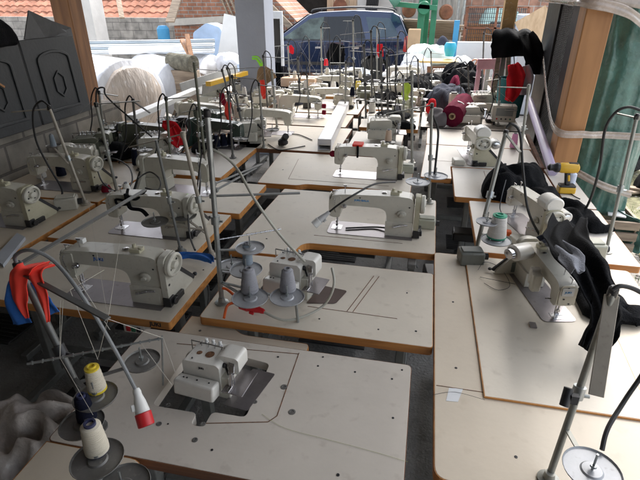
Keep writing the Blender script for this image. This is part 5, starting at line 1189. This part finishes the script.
strip('tan_rag', 'brown rag hanging under the lime green strap', 'rag', [PY(x,y,6.1) for x,y in [(262,66),(265,74),(270,82)]], [.06,.25,.22], pm('brown_cloth', (.22,.15,.09), .9, var=.3), side=(1,0,0), fold=.03)
# hanging / heaped garments
def hang(lab, Y, pts, w, mt, nf=3, fo=.03, name='garment'):
    strip(name, lab, 'garment', [PY(x,y,Y) for x,y in pts], w, mt, side=(1,.1,0), fold=fo, nfold=nf, thick=.006, group='dark garments among the machines')
hang('black garment hanging between the far left machines', 6.95, [(277,62),(276,75),(275,92)], [.08,.22,.24], BLACKCL)
hang('dark blue grey garment hanging beside the black one', 7.05, [(284,66),(285,80),(286,92)], [.08,.16,.18], NAVYCL)
hang('black cloth hanging before the rear car door', 7.9, [(338,44),(336,54),(337,64)], [.2,.3,.22], BLACKCL)
def hp(lab, px, py, dx, dy, h, mt, seed=0, nm='garment', cat='garment', z=ZT+.002, n=5, res=.018, fold=.4):
    c = P(px, py, ZT); rr = random.Random(seed); bl = [(c.x, c.y, dx, dy, h)]
    for k in range(n): bl.append((c.x+rr.uniform(-.7,.7)*dx, c.y+rr.uniform(-.7,.7)*dy, dx*rr.uniform(.35,.65), dy*rr.uniform(.35,.65), h*rr.uniform(.5,1.1)))
    return heap(nm, lab, cat, z, bl, mt, res=res, fold=fold, seed=seed, group='heaps of cloth on the tables' if cat == 'garment' else None)
hp('black garment heap under the rear car window', 345, 88, .30, .22, .26, BLACKCL, 1)
hp('big black garment heap before the tail of the car', 415, 96, .28, .35, .30, BLACKCL, 2)
hp('black garment heap left of the lime strap', 388, 104, .22, .2, .2, BLACKCL, 3)
hp('pair of black sleeves lying on the lime strap table', 392, 118, .2, .12, .1, BLACKCL, 4)
hp('black sleeve bundle behind the grey overlock', 402, 128, .16, .1, .09, BLACKCL, 14)
hp('white cloth heap before the car sill', 335, 80, .25, .2, .16, WHITEPL, 5)
hp('pale blue white cloth heap before the rear car door', 358, 78, .25, .2, .2, pm('pale_cloth', (.55,.62,.7), .8), 6)
hp('white sack heap near the car tail lamp', 400, 76, .3, .25, .2, WHITEPL, 7)
hp('grey blue garment heap behind the maroon roll', 447, 104, .28, .35, .27, NAVYCL, 8)
hp('charcoal garment heap left of the black jacket stand', 463, 103, .22, .3, .26, BLACKCL, 9)
hp('black bundle near the white yard wall', 462, 88, .35, .35, .38, BLACKCL, 10)
hp('small red cloth at the left side of the maroon roll', 431, 114, .07, .08, .22, REDCL, 11)
hp('grey brown garment at the left of the maroon roll', 436, 124, .11, .18, .2, pm('taupe_cloth', (.17,.16,.17), .95, var=.3), 12)
hp('dark magenta cloth folded on the grey garments', 452, 98, .1, .1, .31, MAROON, 13)
hp('black cloth bundle between the wall side machines', 118,158,.16,.14,.14, BLACKCL, 41)
hp('black rag below the dark green machine', 205,152,.12,.1,.1, BLACKCL, 42)
hp('black cloth before the far red bobbins', 292,100,.18,.14,.14, BLACKCL, 43)
hp('black sleeve heap right of the crossbar pole', 398,92,.25,.2,.2, BLACKCL, 44)
hp('black cloth over the far serger before the tail lamp', 428,88,.25,.22,.24, BLACKCL, 45)
# maroon roll
a = Vector((.29,5.24,.865)); b2 = Vector((.42,5.75,.91))
t = thing('fabric_roll', 'maroon fabric roll with cardboard core showing its end', 'fabric roll', (a.x, a.y, ZT)); o_ = Vector((a.x,a.y,ZT))
roll(MB(), a-o_, b2-o_, .105, seed=2, wr=.10).build('rolled_fabric', MAROON, t, smooth=80)
d = (b2-a).normalized(); MB().lathe([(.02,0),(.036,-.006),(.032,-.022),(.022,-.022),(.018,0)], a-o_-d*.0, 20, d).build('cardboard_core', CARD, t)
MB().lathe([(.10,.0),(.109,.004),(.109,.018),(.10,.02)], a-o_+d*.18, 30, d).build('white_tie', WHITEPL, t)
# black jacket stand
b = P(500,105); t0 = 6.3
bj = strip('black_jacket', 'black jacket draped over the leaning boards near the mesh cabinet', 'jacket', [PY(516,29,6.55),PY(515,30,6.3),PY(513,34,6.15),PY(512,46,6.1),PY(511,57,6.1)], [.30,.36,.42,.46,.40], BLACKCL, side=(1,.1,-.05), fold=.03, nfold=2, thick=.012)
q = strip('sleeve', None, None, [PY(526,34,6.1),PY(532,48,6.0),PY(535,62,5.98),PY(533,74,5.95)], [.16,.2,.2,.14], BLACKCL, side=(1,.1,.2), fold=.03, nfold=1, thick=.012, parent=bj); q.location = q.location-bj.location
for k, (pa, pb) in enumerate([((493,92),(503,30)),((499,92),(507,32)),((507,92),(509,45))]):
    simple('leaning_board', MB().bar(PY(*pa, 6.0), PY(*pb, 6.35), .05, .03), [PLANK, POLE, PLANK][k], ['greyish board leaning under the black jacket, left one','metal strip leaning under the black jacket, middle one','board leaning under the black jacket, right one'][k], 'board')
c_ = thing('plastic_chair', 'white and pink plastic chair behind the red cloth', 'chair', (.82,6.25,0), 20)
MB().bx(-.2,.2,-.2,.2,.43,.46).build('seat', WHITEPL, c_, bevel=.01)
for x in (-.18,.18):
    for y in (-.18,.18): MB().bx(x-.02,x+.02,y-.02,y+.02,0,.43).build('leg', WHITEPL, c_)
MB().bx(-.2,.2,.18,.21,1.2,1.32).build('backrest', PINKPL, c_, bevel=.01)
for k in range(4): MB().bx(-.19+k*.11,-.14+k*.11,.182,.208,.46,1.2).build('back_slat', WHITEPL if k % 2 else PINKPL, c_)
strip('red_cloth', 'red and white cloth hanging beside the mesh cabinet', 'cloth', [PY(513,64,5.7),PY(516,76,5.65),PY(513,92,5.6),PY(509,101,5.6)], [.10,.18,.15,.08], REDCL, side=(1,0,0), fold=.03, thick=.006)
strip('grey_cloth', 'light grey cloth hanging right of the red cloth', 'cloth', [PY(524,66,5.72),PY(526,78,5.7),PY(524,95,5.68)], [.1,.16,.12], pm('light_grey_cloth', (.42,.42,.47), .9), side=(1,0,0), fold=.02, thick=.006)
simple('teal_bin', MB().lathe([(.13,0),(.15,.3),(.155,.42),(.14,.42),(.13,.05),(0,.04)], (.93,5.88,.76), 20), TEALCL, 'dark teal bin below the grey hanging cloth', 'bin')
# lavender tube
a = P(553,172,.78); b2 = PY(529,100,5.35)
m = MB().cyl(a, b2, .035, n=20); simple('lavender_tube', m, LILAC, 'lavender tube leaning between the right tables and the mesh cabinet', 'tube')
# table edge board along right
simple('brown_batten', MB().bar((.965,3.97,.74), (1.03,5.1,.74), .03, .03), EDGED, 'brown wooden batten along the foot of the mesh cabinet', 'batten')
# copper hooks
m = MB()
for k in range(6):
    p0 = PY(470+k*5, 66, 9.6); m.tube([p0+Vector((0,0,-.35)), p0, p0+Vector((.04,0,.1)), p0+Vector((.11,0,.1)), p0+Vector((.15,0,-.05))], .014, 6)
simple('copper_hooks', m, COPPER, 'row of bent copper coloured rods in front of the white wall', 'rods')
simple('rod_bench', MB().bx(PY(440,85,9.6).x, PY(500,85,9.6).x, 9.4, 9.8, 0, PY(470,78,9.6).z), PLANK, 'timber bench carrying the copper coloured rods', 'bench', bevel=.01)
m = MB()
for k in range(3): p0 = PY(427,68+k*3,8.9); p1 = PY(450,68+k*3,8.9); m.bar(p0, p1, .05, .05)
simple('slatted_bench', m, EDGED, 'brown slatted bench end in the yard before the blue post', 'bench')
# yard clutter right of the car
for (lab, px, py, Y, r, mt, nm) in [('white sack under the weathered boards',422,44,10.4,.32,WHITEPL,'sack'),('crumpled white plastic left of the cream overlocks',416,55,9.6,.28,PLASTIC,'sack'),('pale green grey sack behind the cream overlocks',436,46,10.2,.35,pm('pale_green_sack',(.5,.56,.5),.7),'sack'),
     ('navy bag on the white sacks by the blue post',443,38,10.4,.16,NAVYCL,'bag'),('white sack right of the teal bucket',462,56,9.9,.25,WHITEPL,'sack'),('white sack in front of the teal bucket',441,70,9.0,.22,WHITEPL,'sack')]:
    a = PY(px, py, Y); z = max(0.001, a.z-.32); heap(nm, lab, nm, z, [(a.x,Y,r*1.1,r,.38),(a.x+.1,Y-.1,r*.7,r*.6,.3)], mt, res=.03, seed=int(px))
    simple('pallet', MB().bx(a.x-r, a.x+r, Y-r, Y+r, 0, max(.01, z-.001)), PLANK, 'timber pallet stack under the '+lab, 'pallet')
a = PY(450, 50, 9.2); simple('teal_bucket', MB().lathe([(.07,-.1),(.10,.0),(.105,.07),(.08,.12),(0,.13)], a, 20), TEALP, 'bright teal bucket in the yard by the blue post', 'bucket')
a = PY(437, 60, 9.0); simple('yellow_tabletop', MB().prism(rounded([(a.x-.3,8.8),(a.x+.35,8.8),(a.x+.35,9.25),(a.x-.3,9.25)], .05), a.z-.03, a.z), pm('yellow_wood', (.6,.42,.16), .6), 'yellowish wooden tabletop in the yard by the teal bucket', 'tabletop')
simple('carton', MB().bx(PY(408,40,11).x, PY(420,40,11).x, 10.8, 11.2, 0, PY(410,29,11).z), CARD, 'brown carton right of the car tail lamp', 'carton', bevel=.01)
simple('cream_case', MB().box(P(300,74,1.)+Vector((0,0,-.1)), (.5,.3,.12)), pm('peach_wood', (.62,.42,.28), .6), 'peach coloured case lying before the front car door', 'case', bevel=.01)
# drill
p = P(557,190)
t = thing('cordless_drill', 'yellow and black cordless drill standing on the right side table', 'drill', (1.01, 3.42, ZT), 185); t.scale = (.85,.85,.9)
MB().box((0,0,.03), (.13,.085,.05)).build('battery', YELLOW, t, bevel=.01)
MB().box((0,0,.062), (.12,.075,.016)).build('battery_top', BLACKP, t, bevel=.004)
MB().bar((.0,0,.065), (.02,0,.17), .042, .04).build('handle', BLACKP, t, bevel=.01)
MB().bar((.0,0,.10), (.012,0,.15), .045, .02).build('handle_grip', YELLOW, t, bevel=.006)
MB().lathe([(.02,0),(.036,.01),(.04,.05),(.04,.13),(.034,.15),(0,.15)], (-.06,0,.20), 20, (1,0,0)).build('motor_housing', YELLOW, t)
MB().lathe([(.036,0),(.038,.02),(.034,.03),(.024,.05),(.026,.075),(.012,.09),(0,.09)], (.09,0,.20), 18, (1,0,0)).build('chuck', BLACKP, t)
MB().box((-.01,0,.236), (.07,.03,.012)).build('top_stripe', BLACKP, t, bevel=.003)
p2 = P(571,183); simple('white_bottle', MB().lathe([(.025,0),(.028,.01),(.028,.07),(.012,.085),(.012,.1),(0,.1)], (p2.x,p2.y,ZT), 16), pm('bluish_white', (.5,.55,.68), .4), 'small bluish white bottle behind the yellow drill', 'bottle')
simple('drill_cord', MB().tube([P(566,190,.757),P(574,196,.757),P(580,199,.757)], .004, 6), RUBBER, 'thin black cord behind the yellow drill', 'cord')
# jackets on the right tables
heap('black_jacket', 'black jacket heaped over the edge between the drill and the wheel-end machine', 'jacket', ZT+.002, [(.66,3.34,.22,.2,.22),(.55,3.24,.13,.12,.22),(.76,3.45,.13,.18,.2),(.80,3.15,.12,.12,.14),(.84,3.22,.1,.1,.1)], BLACKCL, res=.010, fold=.42, seed=21)
heap('black_jacket', 'black jacket sleeves spread on the table right of the orange clip machine', 'jacket', ZT+.002, [(.90,2.95,.14,.12,.13),(.97,2.85,.10,.10,.11),(1.02,2.80,.13,.055,.09),(.88,2.80,.08,.13,.13),(.84,2.68,.07,.12,.12),(.93,3.04,.13,.05,.1)], BLACKCL, res=.009, fold=.42, seed=22)
strip('black_jacket', 'black and grey jacket trailing over the sticker plate machine down to the table', 'jacket', [P(570,222,.96),P(566,238,1.0),P(573,256,1.05),P(590,278,1.03),P(601,304,.96),P(600,330,.87),P(586,350,.80)], [.15,.17,.17,.14,.11,.11,.07], BLACKCL, side=(1,.15,.15), fold=.034, nfold=2.4, thick=.005, sag=.03)
strip('grey_lining', 'grey mesh lining folded over the sticker plate machine', 'lining', [P(552,238,.94),P(562,246,1.02),P(571,256,1.10),P(577,272,1.10)], [.04,.06,.09,.04], GREYCL, side=(1,.2,.2), fold=.016, thick=.003)
heap('jacket_hem', 'black jacket hem spread on the nearest right table beside the inset panel', 'jacket', ZT+.009, [(.83,1.94,.10,.14,.08),(.92,1.88,.12,.06,.06),(.99,1.86,.07,.04,.04),(.80,2.05,.08,.12,.1)], BLACKCL, res=.008, fold=.4, seed=25)
strip('black_sleeve', 'black jacket sleeve falling right of the sticker plate machine towards the gravel', 'sleeve', [P(590,290,1.0),P(598,296,.93),P(610,303,.86),P(625,312,.80),P(640,318,.785)], [.10,.12,.11,.09,.06], BLACKCL, side=(.2,1,.3), fold=.015, thick=.005)
strip('grey_sleeve', 'grey black sleeve lying between the two right hand machines', 'sleeve', [P(525,245,.80),P(540,240,.84),P(553,234,.88),P(562,222,.9)], [.04,.07,.08,.08], NAVYCL, side=(.2,1,.3), fold=.012, thick=.004)
p = P(505,236); m = MB().box((p.x,p.y,ZT+.022), (.06,.035,.03)); simple('orange_clip', m, ORANGE, 'bright orange clip on the table left of the wheel-end machine', 'clip', bevel=.006)
simple('wire_loop', MB().tube([P(505,232,.78),P(502,215,.9),P(500,205,1.0),P(506,180,1.1)], .0025, 5), DARKM, 'twisted wire rising from the orange clip', 'wire')
p = P(556,228,.85); simple('red_can', MB().cyl(p, p+Vector((.02,.0,.06)), .022, n=16), REDP, 'small red can in the folds of the black jacket', 'can')
# front left crumpled plastic on the floor
heap('plastic_bag', 'dusty translucent plastic bag heaped in the dark lower left corner', 'plastic bag', .0, [(-1.45,1.15,.42,.28,.50),(-1.75,1.0,.3,.3,.45),(-1.25,.9,.22,.3,.38),(-1.5,.75,.4,.3,.36)], BAGM, res=.008, fold=.38, seed=31, fs=15)
simple('flat_bar', MB().prism([(P(-6,262).x,P(-6,262).y),(P(4,268).x,P(4,268).y),(P(26,240).x,P(26,240).y),(P(18,236).x,P(18,236).y)], ZT+.002, ZT+.02), pm('bluish_panel', (.42,.45,.5), .4), 'pale bluish flat bar at the left picture edge', 'bar')
# cables under tables
rr = random.Random(9)
for k, (x, y) in enumerate([(-.5,1.48),(-.1,1.46),(.02,1.47),(-.3,2.2),(-.1,2.2),(.0,3.13),(-.98,2.2),(-1.0,1.9)]):
    pts = [(x+rr.uniform(-.06,.06), y+rr.uniform(-.03,.05), .66-.09*q) for q in range(6)]
    simple('hanging_cable', MB().tube(pts, .006, 6), [RUBBER, GREYC][k % 2], ['cable hanging under the gap by the beige strip, left','cable hanging under the gap by the beige strip, right','cable hanging near the aisle corner of the grey cone table','cable in the curved bay, left','cable in the curved bay, right','cable in the gap before the red tagged machine','cable hanging behind the lettered table corner','cable hanging beside the galvanised stand foot'][k], 'cable', 'cables hanging between the tables')

# ================================================================== CAMERA, LIGHT
cam = bpy.data.cameras.new('camera'); co = bpy.data.objects.new('camera', cam); COL.objects.link(co); scene.camera = co
cam.sensor_width = 36; cam.lens = 27; cam.clip_start = .05; cam.clip_end = 500
co.location = (0, 0, H); co.rotation_euler = (math.pi/2-PI_, 0, YAW)
EL, AZ = 48, -40     # sun elevation, and azimuth from +Y towards +X (deg)
w = bpy.data.worlds.new('World'); scene.world = w; w.use_nodes = True
N = w.node_tree.nodes; sky = N.new('ShaderNodeTexSky'); sky.sky_type = 'NISHITA'; sky.sun_disc = False
AZ = 12
sky.sun_elevation = R(EL); sky.sun_rotation = R(AZ); sky.dust_density = 4; sky.air_density = 1.2; sky.ozone_density = 1
hs_ = N.new('ShaderNodeHueSaturation'); hs_.inputs['Saturation'].default_value = .38; w.node_tree.links.new(sky.outputs[0], hs_.inputs['Color']); w.node_tree.links.new(hs_.outputs[0], N['Background'].inputs[0]); N['Background'].inputs[1].default_value = .15
sl = bpy.data.lights.new('sun', 'SUN'); sl.energy = .85; sl.angle = R(35); sl.color = (1, .965, .92)
so = bpy.data.objects.new('sun', sl); COL.objects.link(so)
dv = Vector((math.sin(R(AZ))*math.cos(R(EL)), math.cos(R(AZ))*math.cos(R(EL)), math.sin(R(EL))))
so.rotation_euler = dv.to_track_quat('Z', 'Y').to_euler(); so.location = (5, 10, 12)
vs_ = scene.view_settings; vs_.view_transform = 'Standard'; vs_.look = 'None'; vs_.gamma = 1; vs_.use_curve_mapping = False; vs_.exposure = 1.95
scene.render.resolution_x = 1024; scene.render.resolution_y = 768
